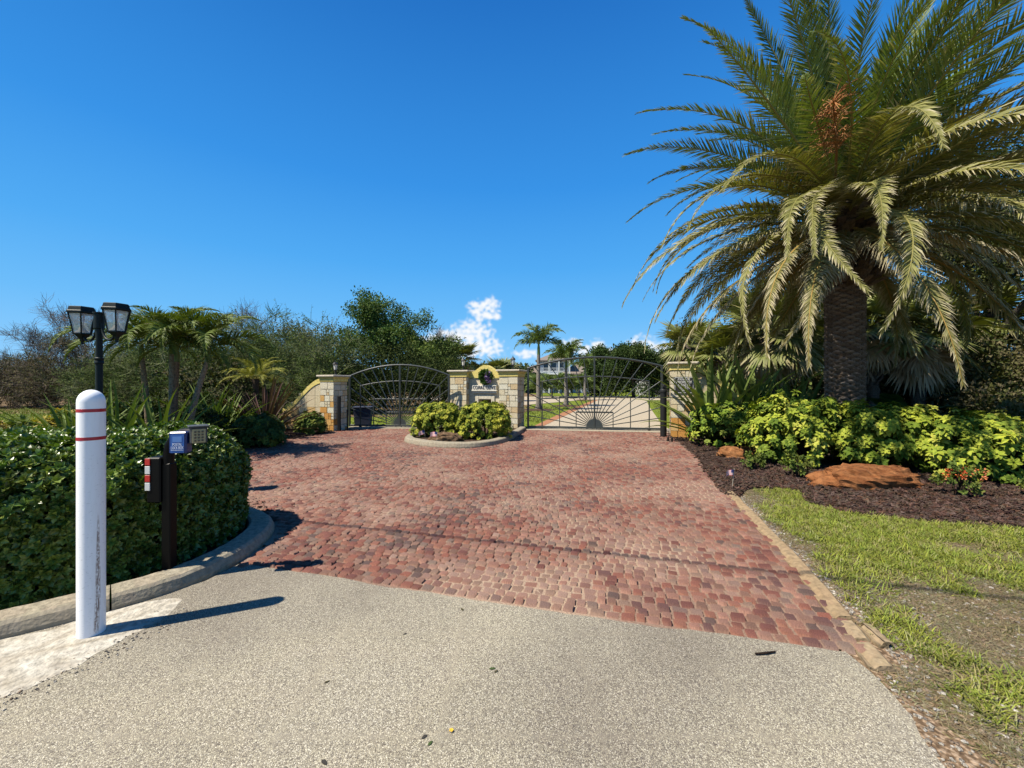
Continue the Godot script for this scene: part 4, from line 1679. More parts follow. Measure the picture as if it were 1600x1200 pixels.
	for y in [1.298, 1.137]:
		mb = MB.new()
		mb.col = Color(0.36, 0.015, 0.03)
		mb.lathe(PackedVector2Array([Vector2(0.0606, y - 0.0095), Vector2(0.0614, y - 0.009), Vector2(0.0614, y + 0.009), Vector2(0.0606, y + 0.0095)]), 40)
		part("red_stripe", mb.mesh(), M.paint, t)

	keypad_pedestal()
	lamp_post()

func keypad_pedestal() -> void:
	var t := thing("keypad_pedestal", "black gate pedestal with blue lock box and beige keypad against the hedge", "keypad", P(-2.53, 2.93))
	var blk := Color(0.0035, 0.003, 0.003)
	var mb := MB.new()
	mb.col = blk
	mb.box(Vector3(0, 0.435, 0), Vector3(0.066, 0.87, 0.066), Basis.IDENTITY, 0.006)
	part("post", mb.mesh(), M.black_metal, t)
	mb = MB.new()
	mb.col = blk
	mb.tube(PackedVector3Array([Vector3(-0.005, 0.84, 0), Vector3(-0.003, 0.93, 0), Vector3(0.01, 1.0, 0), Vector3(0.045, 1.06, 0), Vector3(0.10, 1.09, 0), Vector3(0.19, 1.095, 0)]), PackedFloat32Array([0.036, 0.036, 0.036, 0.035, 0.034, 0.034]), 10)
	part("gooseneck", mb.mesh(), M.black_metal, t)
	mb = MB.new()
	mb.col = blk
	mb.box(Vector3(-0.075, 0.75, 0.0), Vector3(0.10, 0.33, 0.10), Basis.IDENTITY, 0.008)
	part("side_housing", mb.mesh(), M.black_metal, t)
	for k in 4:
		mb = MB.new()
		mb.col = Color(0.42, 0.02, 0.018) if k % 2 == 0 else Color(0.55, 0.55, 0.53)
		mb.box(Vector3(-0.112, [0.885, 0.825, 0.765, 0.705][k], 0.053), Vector3(0.036, 0.048 if k % 2 == 0 else 0.056, 0.006), Basis.IDENTITY, 0.001)
		part("reflector", mb.mesh(), M.paint, t)
	# blue lock box, face a little downward tapered
	mb = MB.new()
	mb.col = Color(0.008, 0.025, 0.12)
	var ty := Basis(Vector3.UP, 0.18)
	mb.box(Vector3(0.135, 1.03, 0.06), Vector3(0.112, 0.155, 0.075), ty, 0.008)
	var lb := part("lock_box", mb.mesh(), M.paint, t)
	mb = MB.new()
	mb.col = Color(0.03, 0.11, 0.36)
	mb.box(Vector3(0.135, 1.03, 0.06) + ty * Vector3(0.0, -0.005, 0.0385), Vector3(0.085, 0.13, 0.002), ty)
	part("label_plate", mb.mesh(), M.paint, lb)
	mb = MB.new()
	mb.col = Color(0.10, 0.22, 0.5)
	mb.box(Vector3(0.135, 1.03, 0.06) + ty * Vector3(0.0, 0.025, 0.0400), Vector3(0.058, 0.038, 0.002), ty)
	part("label_picture", mb.mesh(), M.paint, lb)
	var wl := plain("label_letters", Color(0.75, 0.78, 0.82), 0.5)
	word(lb, "lettering", "POSTAL", 0.017, 0.002, Vector3(0.135, 1.03, 0.06) + ty * Vector3(0.0, -0.012, 0.0405), wl, 0.06, ty)
	word(lb, "lettering", "LOCK BOX", 0.019, 0.002, Vector3(0.135, 1.03, 0.06) + ty * Vector3(0.0, -0.036, 0.0405), wl, 0.078, ty)
	mb = MB.new()
	mb.col = Color(0.55, 0.6, 0.68)
	mb.box(Vector3(0.135, 1.03, 0.06) + ty * Vector3(0.0, -0.053, 0.0400), Vector3(0.078, 0.003, 0.002), ty)
	part("label_rule", mb.mesh(), M.paint, lb)
	# keypad turned toward drivers
	var kb := Basis(Vector3.UP, 0.75)
	var kc := Vector3(0.225, 1.078, 0.015)
	mb = MB.new()
	mb.col = Color(0.075, 0.085, 0.09)
	mb.box(kc, Vector3(0.10, 0.12, 0.10), kb, 0.008)
	mb.box(kc + Vector3(0, 0.064, 0.0), Vector3(0.12, 0.012, 0.13), kb, 0.004)
	var kp := part("keypad_housing", mb.mesh(), M.black_metal, t)
	mb = MB.new()
	mb.col = Color(0.30, 0.26, 0.14)
	mb.box(kc + kb * Vector3(0, -0.004, 0.052), Vector3(0.078, 0.098, 0.005), kb, 0.002)
	part("keypad_face", mb.mesh(), M.paint, kp)
	for r in 4:
		for c in 3:
			mb = MB.new()
			mb.col = Color(0.07, 0.06, 0.04)
			mb.box(kc + kb * Vector3((c - 1) * 0.021, 0.026 - r * 0.021, 0.057), Vector3(0.013, 0.013, 0.006), kb, 0.002)
			part("key", mb.mesh(), M.paint, kp)

func lamp_post() -> void:
	var t := thing("street_lamp", "dark twin lantern lamp post rising behind the hedge", "lamp post", P(-5.2, 5.0), -0.31)
	var c := Color(0.014, 0.022, 0.020)
	var mb := MB.new()
	mb.col = c
	mb.lathe(PackedVector2Array([Vector2(0.09, 0), Vector2(0.09, 0.05), Vector2(0.055, 0.12), Vector2(0.045, 0.6), Vector2(0.036, 0.62), Vector2(0.036, 1.70), Vector2(0.046, 1.71), Vector2(0.046, 1.735), Vector2(0.038, 1.745), Vector2(0.046, 1.755), Vector2(0.046, 1.775), Vector2(0.034, 1.785), Vector2(0.034, 2.14), Vector2(0.052, 2.15), Vector2(0.052, 2.33), Vector2(0.062, 2.335), Vector2(0.062, 2.35), Vector2(0, 2.36)]), 20)
	part("post", mb.mesh(), M.black_metal, t)
	for s in [-1.0, 1.0]:
		var ax: float = s * 0.34
		mb = MB.new()
		mb.col = c
		var pts := PackedVector3Array()
		var rad := PackedFloat32Array()
		for k in 13:
			var a := PI * k / 12.0
			pts.append(Vector3(s * 0.05 + s * (0.14 - 0.14 * cos(a)), 2.22 - 0.22 * sin(a) * (1.0 if k < 7 else 1.0) + (0.0 if k < 7 else -0.06 * (k - 6) / 6.0), 0))
			rad.append(0.014)
		mb.tube(pts, rad, 8)
		part("scroll_arm", mb.mesh(), M.black_metal, t)
		mb = MB.new()
		mb.col = c
		var at := Vector3(ax, 0, 0)
		# cup under the lantern, with a drop
		mb.lathe(PackedVector2Array([Vector2(0, 1.955), Vector2(0.018, 1.965), Vector2(0.014, 1.99), Vector2(0.026, 2.01), Vector2(0.03, 2.03), Vector2(0.075, 2.075), Vector2(0.098, 2.085), Vector2(0.098, 2.10), Vector2(0.0, 2.10)]), 6, at, Basis.IDENTITY, 0.5)
		var hd := part("lantern_cup", mb.mesh(), M.black_metal, t)
		mb = MB.new()
		mb.col = c
		for k in 6:
			var a := TAU * k / 6 + 0.5
			var d := Vector3(cos(a), 0, -sin(a))
			var pp := PackedVector3Array()
			var pr := PackedFloat32Array()
			for j in 6:
				var f := j / 5.0
				pp.append(at + d * (0.088 + 0.036 * f + 0.012 * f * f) + Vector3(0, 2.095 + 0.255 * f, 0))
				pr.append(0.0075)
			mb.tube(pp, pr, 4)
		part("cage_frame", mb.mesh(), M.black_metal, t)
		mb = MB.new()
		mb.lathe(PackedVector2Array([Vector2(0.085, 2.10), Vector2(0.102, 2.22), Vector2(0.13, 2.35)]), 6, at, Basis.IDENTITY, 0.5)
		part("glass_shade", mb.mesh(), M.pane, t)
		mb = MB.new()
		mb.col = Color(0.34, 0.27, 0.17)
		mb.lathe(PackedVector2Array([Vector2(0.07, 2.102), Vector2(0.07, 2.11), Vector2(0.035, 2.15), Vector2(0.012, 2.21), Vector2(0.0, 2.215)]), 16, at)
		part("reflector", mb.mesh(), M.plain, t)
		mb = MB.new()
		mb.col = c
		mb.lathe(PackedVector2Array([Vector2(0.0, 2.345), Vector2(0.135, 2.345), Vector2(0.152, 2.355), Vector2(0.152, 2.375), Vector2(0.14, 2.385), Vector2(0.128, 2.43), Vector2(0.118, 2.437), Vector2(0, 2.44)]), 6, at, Basis.IDENTITY, 0.5)
		part("lantern_roof", mb.mesh(), M.black_metal, t)

# ------------------------------------------------------------------ left planting bed
var strap_green := []
var strap_dark := []

func strap_plant(called: String, label: String, category: String, at: Vector3, kinds: Array, n: int, group := "", s := 1.0) -> void:
	var t := thing(called, label, category, at, 0.0, group)
	for k in n:
		var a := k * 2.39996 + rr(-0.3, 0.3)
		var f := float(k) / n
		var m: ArrayMesh = kinds[clampi(int(f * kinds.size()), 0, kinds.size() - 1)]
		var b := Basis(Vector3.UP, a) * Basis(Vector3.BACK, rr(-0.15, 0.15)) * Basis(Vector3.RIGHT, rr(-0.25, 0.25))
		part("leaf", m, M.leaf, t, Transform3D(b.scaled(Vector3.ONE * s * rr(0.8, 1.15)), Vector3(cos(a), 0, -sin(a)) * 0.05))

func build_left_bed() -> void:
	rng.seed = 404
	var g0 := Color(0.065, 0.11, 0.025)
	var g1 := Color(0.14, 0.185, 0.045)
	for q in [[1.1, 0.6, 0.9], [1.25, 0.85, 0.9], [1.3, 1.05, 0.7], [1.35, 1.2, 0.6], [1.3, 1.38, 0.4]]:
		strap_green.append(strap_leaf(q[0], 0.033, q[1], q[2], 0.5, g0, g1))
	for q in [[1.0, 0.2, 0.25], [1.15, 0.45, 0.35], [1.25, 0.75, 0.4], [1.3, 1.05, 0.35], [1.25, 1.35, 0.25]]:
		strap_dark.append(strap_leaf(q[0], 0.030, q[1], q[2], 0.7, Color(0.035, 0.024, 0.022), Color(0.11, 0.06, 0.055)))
	# slender feather palms standing in a clump
	var kinds := []
	var pc := [Color(0.07, 0.105, 0.02), Color(0.125, 0.165, 0.03)]
	for q in [[1.15, 1.25, 1.5], [1.3, 0.95, 1.9], [1.35, 0.6, 1.9], [1.25, 0.25, 1.7]]:
		kinds.append(frond(q[0], q[1], q[2], 64, 0.40, 0.022, 0.5, 0.55, 0.14, pc[0], pc[1], 0.06, Color(0.12, 0.15, 0.05), 80 + kinds.size()))
	var stems := [[-7.28, 8.0, -7.42, 7.95, 1.98, "outermost left-leaning slender palm of the clump behind the hedge"], [-6.98, 8.15, -6.99, 8.15, 2.06, "upright pale ringed slender palm in the clump behind the hedge"], [-6.80, 7.95, -6.75, 8.0, 1.9, "short brown stemmed slender palm in the middle of the clump"], [-6.66, 8.1, -6.24, 8.15, 1.95, "curved slender palm of the clump leaning toward the paving"]]
	stems[0][5] = "slender palm of the clump leaning toward the lamp post"
	for k in 4:
		var s: Array = stems[k]
		var t := thing("feather_palm", s[5], "palm tree", P(s[0], s[1]), 0.0, "slender palms clumped behind the hedge")
		var top := P(s[2] - s[0], s[3] - s[1], s[4])
		var mb := MB.new()
		var pts := PackedVector3Array()
		var rad := PackedFloat32Array()
		for i in 29:
			var f := i / 28.0
			pts.append(Vector3(top.x * pow(f, 1.6), top.y * f, top.z * f))
			rad.append((0.066 - 0.026 * f) * (1.0 + 0.06 * (1 if i % 2 else 0)))
		mb.col = [Color(0.34, 0.26, 0.17), Color(0.46, 0.40, 0.30), Color(0.30, 0.20, 0.13), Color(0.40, 0.34, 0.26)][k]
		mb.tube(pts, rad, 12)
		part("trunk", mb.mesh(), M.bark, t)
		mb = MB.new()
		mb.col = Color(0.13, 0.17, 0.06)
		mb.tube(PackedVector3Array([top, top + Vector3(0, 0.14, 0), top + Vector3(0, 0.32, 0)]), PackedFloat32Array([0.05, 0.046, 0.02]), 10)
		part("crownshaft", mb.mesh(), M.leaf, t)
		set_fronds(t, "frond", kinds, 14, top + Vector3(0, 0.27, 0), M.frond, 0.3)
	# lily clumps
	var spots := [[-7.6, 6.9, "strap leaved lily clump at the foot of the lamp post"], [-7.0, 7.0, "strap leaved lily clump between lamp post and slender palms"], [-6.45, 7.3, "strap leaved lily clump in front of the pale palm stem"], [-6.95, 9.5, "strap leaved lily clump on the gate side of the slender palms"], [-7.3, 9.5, "strap leaved lily clump deep behind the slender palms"]]
	for s in spots:
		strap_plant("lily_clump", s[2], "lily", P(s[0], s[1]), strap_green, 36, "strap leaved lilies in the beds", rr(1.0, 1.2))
	strap_plant("sword_plant", "dark purple sword leaved rosette in front of the swept wing wall", "plant", P(-6.55, 10.5, 0.1), strap_dark, 70, "", 1.2)
	# small golden date palm
	var pk := []
	for q in [[1.0, 1.2, 1.3], [1.1, 0.8, 1.6], [1.1, 0.4, 1.5]]:
		pk.append(frond(q[0], q[1], q[2], 40, 0.24, 0.014, 0.2, 0.3, 0.12, Color(0.16, 0.18, 0.025), Color(0.27, 0.26, 0.04), 0.1, Color(0.26, 0.23, 0.06), 95 + pk.size()))
	var dp := thing("date_palm", "small golden green date palm above the purple sword plant", "palm tree", P(-7.75, 12.0))
	var mb2 := MB.new()
	mb2.col = Color(0.11, 0.08, 0.055)
	mb2.tube(PackedVector3Array([Vector3(0, 0, 0), Vector3(0.02, 0.8, 0), Vector3(0, 1.6, 0)]), PackedFloat32Array([0.09, 0.075, 0.09]), 10)
	part("trunk", mb2.mesh(), M.bark, dp)
	set_fronds(dp, "frond", pk, 26, Vector3(0, 1.58, 0), M.frond)
	# shrubs
	var small := sprig(9, 0.075, 0.024, 0.06, 12)
	var ros := rosette(7, 0.10, 0.026, 0.25, Color(1, 1, 1), Color(1.2, 1.15, 0.9), 15)
	shrub("shrub", "low dark green umbrella shrub with a yellow tuft before the sword plant", "shrub", P(-5.95, 9.25), 0.62, 0.5, 0.72, ros, 420, [Color(0.045, 0.075, 0.016), Color(0.035, 0.06, 0.014), Color(0.055, 0.09, 0.02), Color(0.05, 0.07, 0.02), Color(0.16, 0.17, 0.03)], M.leaf)
	shrub("shrub", "small round shrub against the foot of the orange stained column", "shrub", P(-5.85, 11.55), 0.42, 0.34, 0.62, ros, 260, [Color(0.07, 0.11, 0.02), Color(0.09, 0.13, 0.025), Color(0.15, 0.17, 0.03)], M.leaf)
	var cro := sprig(8, 0.13, 0.03, 0.08, 14)
	shrub("croton", "yellow speckled croton bush showing beside the bollard top", "shrub", P(-10.7, 9.5), 0.55, 0.45, 0.72, cro, 260, [Color(0.42, 0.33, 0.05), Color(0.30, 0.26, 0.04), Color(0.10, 0.14, 0.03), Color(0.46, 0.36, 0.10)], M.leaf, "yellow crotons along the lawn")
	shrub("croton", "yellow orange croton bush at the lawn edge cut by the picture border", "shrub", P(-9.9, 7.6), 0.6, 0.45, 0.6, cro, 260, [Color(0.44, 0.32, 0.06), Color(0.34, 0.27, 0.05), Color(0.12, 0.13, 0.03), Color(0.48, 0.34, 0.13)], M.leaf, "yellow crotons along the lawn")
	shrub("croton", "small yellow croton bush among the lilies behind the bollard", "shrub", P(-7.9, 6.5), 0.35, 0.3, 0.75, cro, 130, [Color(0.40, 0.36, 0.10), Color(0.10, 0.14, 0.03), Color(0.12, 0.15, 0.04)], M.leaf, "yellow crotons along the lawn")
	shrub("shrub", "broad olive shrub mass behind the slender palm clump", "shrub", P(-9.2, 12.6), 1.9, 1.3, 2.1, small, 1500, [Color(0.05, 0.065, 0.02), Color(0.07, 0.075, 0.03), Color(0.09, 0.08, 0.04)], M.leaf, "", 0.3)
	shrub("shrub", "dark leafy shrub behind the lamp post and lilies", "shrub", P(-8.5, 8.9), 0.9, 0.7, 1.05, small, 620, [Color(0.03, 0.05, 0.014), Color(0.045, 0.07, 0.018), Color(0.06, 0.08, 0.02)], M.leaf, "", 0.25)
	shrub("shrub", "dark leafy shrub around the feet of the slender palms", "shrub", P(-6.9, 8.75), 0.8, 0.55, 0.85, small, 520, [Color(0.03, 0.05, 0.014), Color(0.045, 0.07, 0.018), Color(0.06, 0.08, 0.02)], M.leaf, "", 0.25)
	shrub("shrub", "dark leafy shrub between the slender palms and the sword plant", "shrub", P(-7.9, 10.6), 0.9, 0.7, 1.05, small, 620, [Color(0.03, 0.05, 0.014), Color(0.04, 0.06, 0.016), Color(0.05, 0.07, 0.02)], M.leaf, "", 0.25)

# ------------------------------------------------------------------ right planting bed
func rock(called: String, label: String, at: Vector3, size: Vector3, turn: float, sd: int, c0: Color, c1: Color) -> void:
	var t := thing(called, label, "rock", at, turn)
	var nz := FastNoiseLite.new()
	nz.seed = sd
	nz.frequency = 0.9
	nz.fractal_octaves = 5
	var mb := MB.new()
	var nu := 44
	var nv := 18
	var grid := []
	for j in nv + 1:
		var row := []
		for i in nu + 1:
			var a := TAU * (i % nu) / nu
			var e := lerpf(-0.35, PI / 2, float(j) / nv)
			var d := Vector3(cos(a) * cos(e), sin(e), sin(a) * cos(e))
			var k := 1.0 + nz.get_noise_3d(d.x * 1.6, d.y * 1.6, d.z * 1.6) * 0.32 + nz.get_noise_3d(d.x * 6.0, d.y * 6.0, d.z * 6.0) * 0.11
			var p := d * k
			var lid := 0.80 + nz.get_noise_2d(p.x * 1.3, p.z * 1.3) * 0.22
			p.y = lid - log(1.0 + exp((lid - p.y) * 9.0)) / 9.0 if p.y > 0.0 else p.y
			row.append([p * size * 0.5 * Vector3(1, 2, 1), c0.lerp(c1, clampf(0.5 + nz.get_noise_3d(p.x * 4.0, p.y * 4.0, p.z * 4.0) * 1.4, 0, 1))])
		grid.append(row)
	for j in nv:
		for i in nu:
			var a: Array = grid[j][i]
			var b: Array = grid[j][i + 1]
			var c: Array = grid[j + 1][i + 1]
			var d: Array = grid[j + 1][i]
			mb.tric(a[0], d[0], c[0], a[1], d[1], c[1])
			mb.tric(a[0], c[0], b[0], a[1], c[1], b[1])
	part("boulder", mb.mesh(), M.rock, t)

func little_flag(label: String, at: Vector3, turn: float, lean: float, w := 0.15) -> void:
	var t := thing("small_flag", label, "flag", at, turn, "small striped flags on sticks")
	var b := Basis(Vector3.BACK, lean)
	var mb := MB.new()
	mb.col = Color(0.45, 0.40, 0.32)
	mb.tube(PackedVector3Array([b * Vector3(0, -0.02, 0), b * Vector3(0, 0.28, 0)]), PackedFloat32Array([0.0035, 0.0035]), 6)
	part("stick", mb.mesh(), M.plain, t)
	mb = MB.new()
	var h := w * 0.66
	for i in 13:
		for j in 10:
			var q := []
			for e in [[j, i], [j + 1, i], [j + 1, i + 1], [j, i + 1]]:
				var f: float = e[0] / 10.0
				q.append(b * Vector3(-f * w, 0.265 - h * e[1] / 13.0 - 0.03 * f * f, 0.012 * sin(f * 7.0)))
			mb.col = Color(0.42, 0.03, 0.04) if i % 2 == 0 else Color(0.72, 0.70, 0.68)
			if i < 7 and j < 4:
				mb.col = Color(0.02, 0.03, 0.13) if (i + j) % 3 else Color(0.09, 0.10, 0.2)
			mb.quad(q[0], q[1], q[2], q[3])
	part("cloth", mb.mesh(), M.cloth, t)

func build_right_bed() -> void:
	rng.seed = 505
	var y0 := Color(0.30, 0.33, 0.045)
	var y1 := Color(0.13, 0.19, 0.03)
	var warm := []
	for k in 5:
		warm.append(rosette(7, 0.118, 0.026, 0.28, [Color(0.378, 0.395, 0.044), Color(0.230, 0.280, 0.031), Color(0.126, 0.187, 0.026), Color(0.440, 0.416, 0.079), Color(0.283, 0.322, 0.035)][k], [Color(0.168, 0.228, 0.026), Color(0.357, 0.374, 0.053), Color(0.210, 0.249, 0.035), Color(0.252, 0.291, 0.044), Color(0.137, 0.197, 0.026)][k], 70 + k))
	var cool := []
	for k in 4:
		cool.append(rosette(7, 0.108, 0.024, 0.25, [Color(0.154, 0.216, 0.025), Color(0.220, 0.281, 0.034), Color(0.110, 0.173, 0.021), Color(0.330, 0.356, 0.051)][k], [Color(0.264, 0.324, 0.043), Color(0.110, 0.173, 0.017), Color(0.187, 0.238, 0.025), Color(0.176, 0.216, 0.034)][k], 80 + k))
	var neutral := rosette(7, 0.115, 0.026, 0.3, Color(1, 1, 1), Color(0.7, 0.85, 0.6), 90)
	var cy := [Color(0.252, 0.280, 0.035), Color(0.137, 0.176, 0.022), Color(0.095, 0.135, 0.018), Color(0.357, 0.364, 0.053)]
	var cg := [Color(0.10, 0.15, 0.025), Color(0.07, 0.115, 0.02), Color(0.14, 0.19, 0.03), Color(0.20, 0.23, 0.05)]
	var gname := "variegated umbrella shrubs along the mulch bed"
	shrub("umbrella_shrub", "greener umbrella shrub nearest the orange stained gate column", "shrub", P(5.3, 9.35), 1.05, 0.65, 0.96, neutral, 330, cg, M.leaf, gname, 0.14, 150, cool, 0.5)
	shrub("umbrella_shrub", "tallest yellow green umbrella shrub in front of the thick palm trunk", "shrub", P(5.5, 7.45), 1.05, 0.8, 1.12, neutral, 330, cy, M.leaf, gname, 0.16, 190, warm, 0.45)
	shrub("umbrella_shrub", "bright umbrella shrub directly behind the large orange boulder", "shrub", P(6.5, 6.95), 0.95, 0.7, 1.03, neutral, 270, cy, M.leaf, gname, 0.16, 140, warm, 0.45)
	shrub("umbrella_shrub", "wide yellow umbrella shrub beside the boulder's far end and orange flowers", "shrub", P(7.5, 6.35), 1.1, 0.75, 0.92, neutral, 300, cy, M.leaf, gname, 0.14, 150, warm, 0.55)
	shrub("umbrella_shrub", "yellow umbrella shrub cut off by the picture edge past the boulder", "shrub", P(9.0, 6.0), 1.1, 0.75, 0.92, neutral, 300, cy, M.leaf, gname, 0.14, 90, warm, 0.55)
	shrub("umbrella_shrub", "small yellow green umbrella shrub growing behind the tallest one toward the lilies", "shrub", P(5.75, 8.5), 0.5, 0.45, 1.15, neutral, 200, cg, M.leaf, gname, 0.2, 40, cool, 0.2)
	# clipped bushes on the sign island
	var isl := rosette(7, 0.075, 0.02, 0.2, Color(1, 1, 1), Color(0.75, 0.85, 0.6), 91)
	var ci := [Color(0.317, 0.318, 0.037), Color(0.211, 0.233, 0.028), Color(0.116, 0.148, 0.019), Color(0.401, 0.381, 0.056), Color(0.169, 0.201, 0.028)]
	shrub("clipped_bush", "yellow green clipped bush on the sign island by the narrower gate", "bush", P(-1.98, 10.75), 0.66, 0.6, 0.92, isl, 900, ci, M.leaf, "clipped bushes on the sign island", 0.08, 0, [], 0.8)
	shrub("clipped_bush", "yellow green clipped bush on the sign island below the lettered slab", "bush", P(-0.72, 10.5), 0.70, 0.66, 0.92, isl, 1000, ci, M.leaf, "clipped bushes on the sign island", 0.08, 0, [], 0.8)
	# island kerb and soil
	var mb := MB.new()
	mb.col = Color(0.12, 0.08, 0.055)
	mb.sheet(island_edge, 0.06, 0.07)
	struct("island_soil", mb.mesh(), M.mulch)
	mb = MB.new()
	var ring := wavy(poly([0.45, 12.35, 0.22, 11.3, -0.12, 9.9, -0.72, 9.05, -1.5, 8.95, -2.3, 9.42, -2.74, 10.1, -2.74, 11.3, -2.35, 12.5]), 0.1, 0.0, 1, false)
	kerb_sweep(mb, ring, 0.22, 0.12, -1.0)
	struct("kerb", mb.mesh(), M.concrete)
	rock("coral_rock", "rough brown coral rock on the sign island in front of the bushes", P(-1.62, 9.62, 0.06), Vector3(0.85, 0.27, 0.42), 0.1, 4, Color(0.13, 0.075, 0.04), Color(0.26, 0.17, 0.10))
	little_flag("small striped flag at the pointed end of the sign island", P(-2.12, 9.72, 0.06), 0.4, 0.1)
	little_flag("small striped flag beside the brown coral rock", P(-1.78, 9.35, 0.06), -0.2, -0.1, 0.17)
	little_flag("small striped flag in the mulch near the edging strip", P(3.05, 5.5, 0.0), 0.2, -0.12, 0.12)
	# orange boulders
	rock("boulder", "large flat orange brown boulder in the mulch before the umbrella shrubs", P(5.12, 5.75, -0.02), Vector3(1.62, 0.36, 0.72), 0.08, 21, Color(0.22, 0.075, 0.024), Color(0.36, 0.155, 0.06))
	rock("boulder", "smaller flat orange boulder between the two nearer umbrella shrubs", P(4.62, 7.95, -0.02), Vector3(1.0, 0.27, 0.5), -0.1, 25, Color(0.24, 0.09, 0.03), Color(0.40, 0.19, 0.08))
	# flowering plants
	var fl := sprig(8, 0.055, 0.017, 0.08, 33)
	for q in [[5.77, 5.12, 0.34, 0.20, "low ixora with orange flowers in the mulch beside the boulder's end", true], [4.45, 6.2, 0.36, 0.17, "spindly young ixora standing before the tallest umbrella shrub", false], [4.12, 6.75, 0.22, 0.15, "tiny leafy seedling in the mulch below the smaller boulder", false], [6.75, 5.0, 0.26, 0.18, "low ixora plant at the picture edge in the mulch", false]]:
		var t := shrub("ixora_plant", q[4], "plant", P(q[0], q[1]), q[3], q[3], q[2], fl, 46, [Color(0.10, 0.14, 0.03), Color(0.16, 0.18, 0.04), Color(0.07, 0.10, 0.02)], M.leaf, "", 0.3)
		if q[5]:
			var where := []
			for k in 26:
				where.append(Transform3D(rand_basis(), Vector3(rr(-0.17, 0.2), rr(0.2, 0.36), rr(-0.12, 0.16))))
			scatter("blossoms", leaf_clump(10, 0.025, 0.022, 0.012, 35), M.leaf, where, [Color(0.6, 0.14, 0.04), Color(0.55, 0.2, 0.09), Color(0.45, 0.08, 0.03)], t)
	# tall lilies by the column and under the woods
	var big := []
	for q in [[1.6, 0.6, 0.9], [1.8, 0.9, 0.9], [2.0, 1.15, 0.75], [1.9, 1.35, 0.45]]:
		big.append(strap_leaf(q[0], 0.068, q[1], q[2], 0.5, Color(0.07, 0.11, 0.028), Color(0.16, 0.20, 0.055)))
	var spots := [[5.0, 9.95, 34, 1.22, "big strap leaved lily in front of the orange stained column"], [5.75, 10.35, 32, 1.22, "big strap leaved lily second from the orange stained column"], [6.55, 10.6, 30, 1.2, "big strap leaved lily third from the orange stained column"], [7.4, 10.5, 24, 1.0, "big strap leaved lily behind the thick palm trunk"], [6.2, 11.5, 22, 1.1, "big strap leaved lily at the back of the row near the wing wall"], [8.3, 11.4, 22, 1.0, "big strap leaved lily under the fan palms past the trunk"], [7.2, 12.0, 20, 1.0, "big strap leaved lily deepest in the shade of the fan palms"]]
	for s in spots:
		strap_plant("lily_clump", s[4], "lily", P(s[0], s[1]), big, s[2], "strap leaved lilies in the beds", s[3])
	# dark broad leaved plant right of the trunk
	var t2 := thing("philodendron", "dark broad leaved philodendron in the shade beside the thick palm trunk", "plant", P(8.55, 8.75))
	mb = MB.new()
	leaf(mb, Vector3(0.42, 0.50, 0), Vector3(0.9, 0.42, 0).normalized(), Vector3.UP, 0.72, 0.17, 0.3, 0.35, Color(0.03, 0.055, 0.018), Color(0.045, 0.08, 0.026))
	mb.col = Color(0.05, 0.08, 0.025)
	mb.tube(PackedVector3Array([Vector3(0, 0, 0), Vector3(0.2, 0.3, 0), Vector3(0.44, 0.51, 0)]), PackedFloat32Array([0.014, 0.011, 0.008]), 5)
	var pm := mb.mesh()
	for k in 20:
		var b := Basis(Vector3.UP, k * 2.4) * Basis(Vector3.BACK, rr(-0.25, 0.6))
		part("leaf", pm, M.glossy_leaf, t2, Transform3D(b.scaled(Vector3.ONE * rr(0.8, 1.25)), Vector3.ZERO))

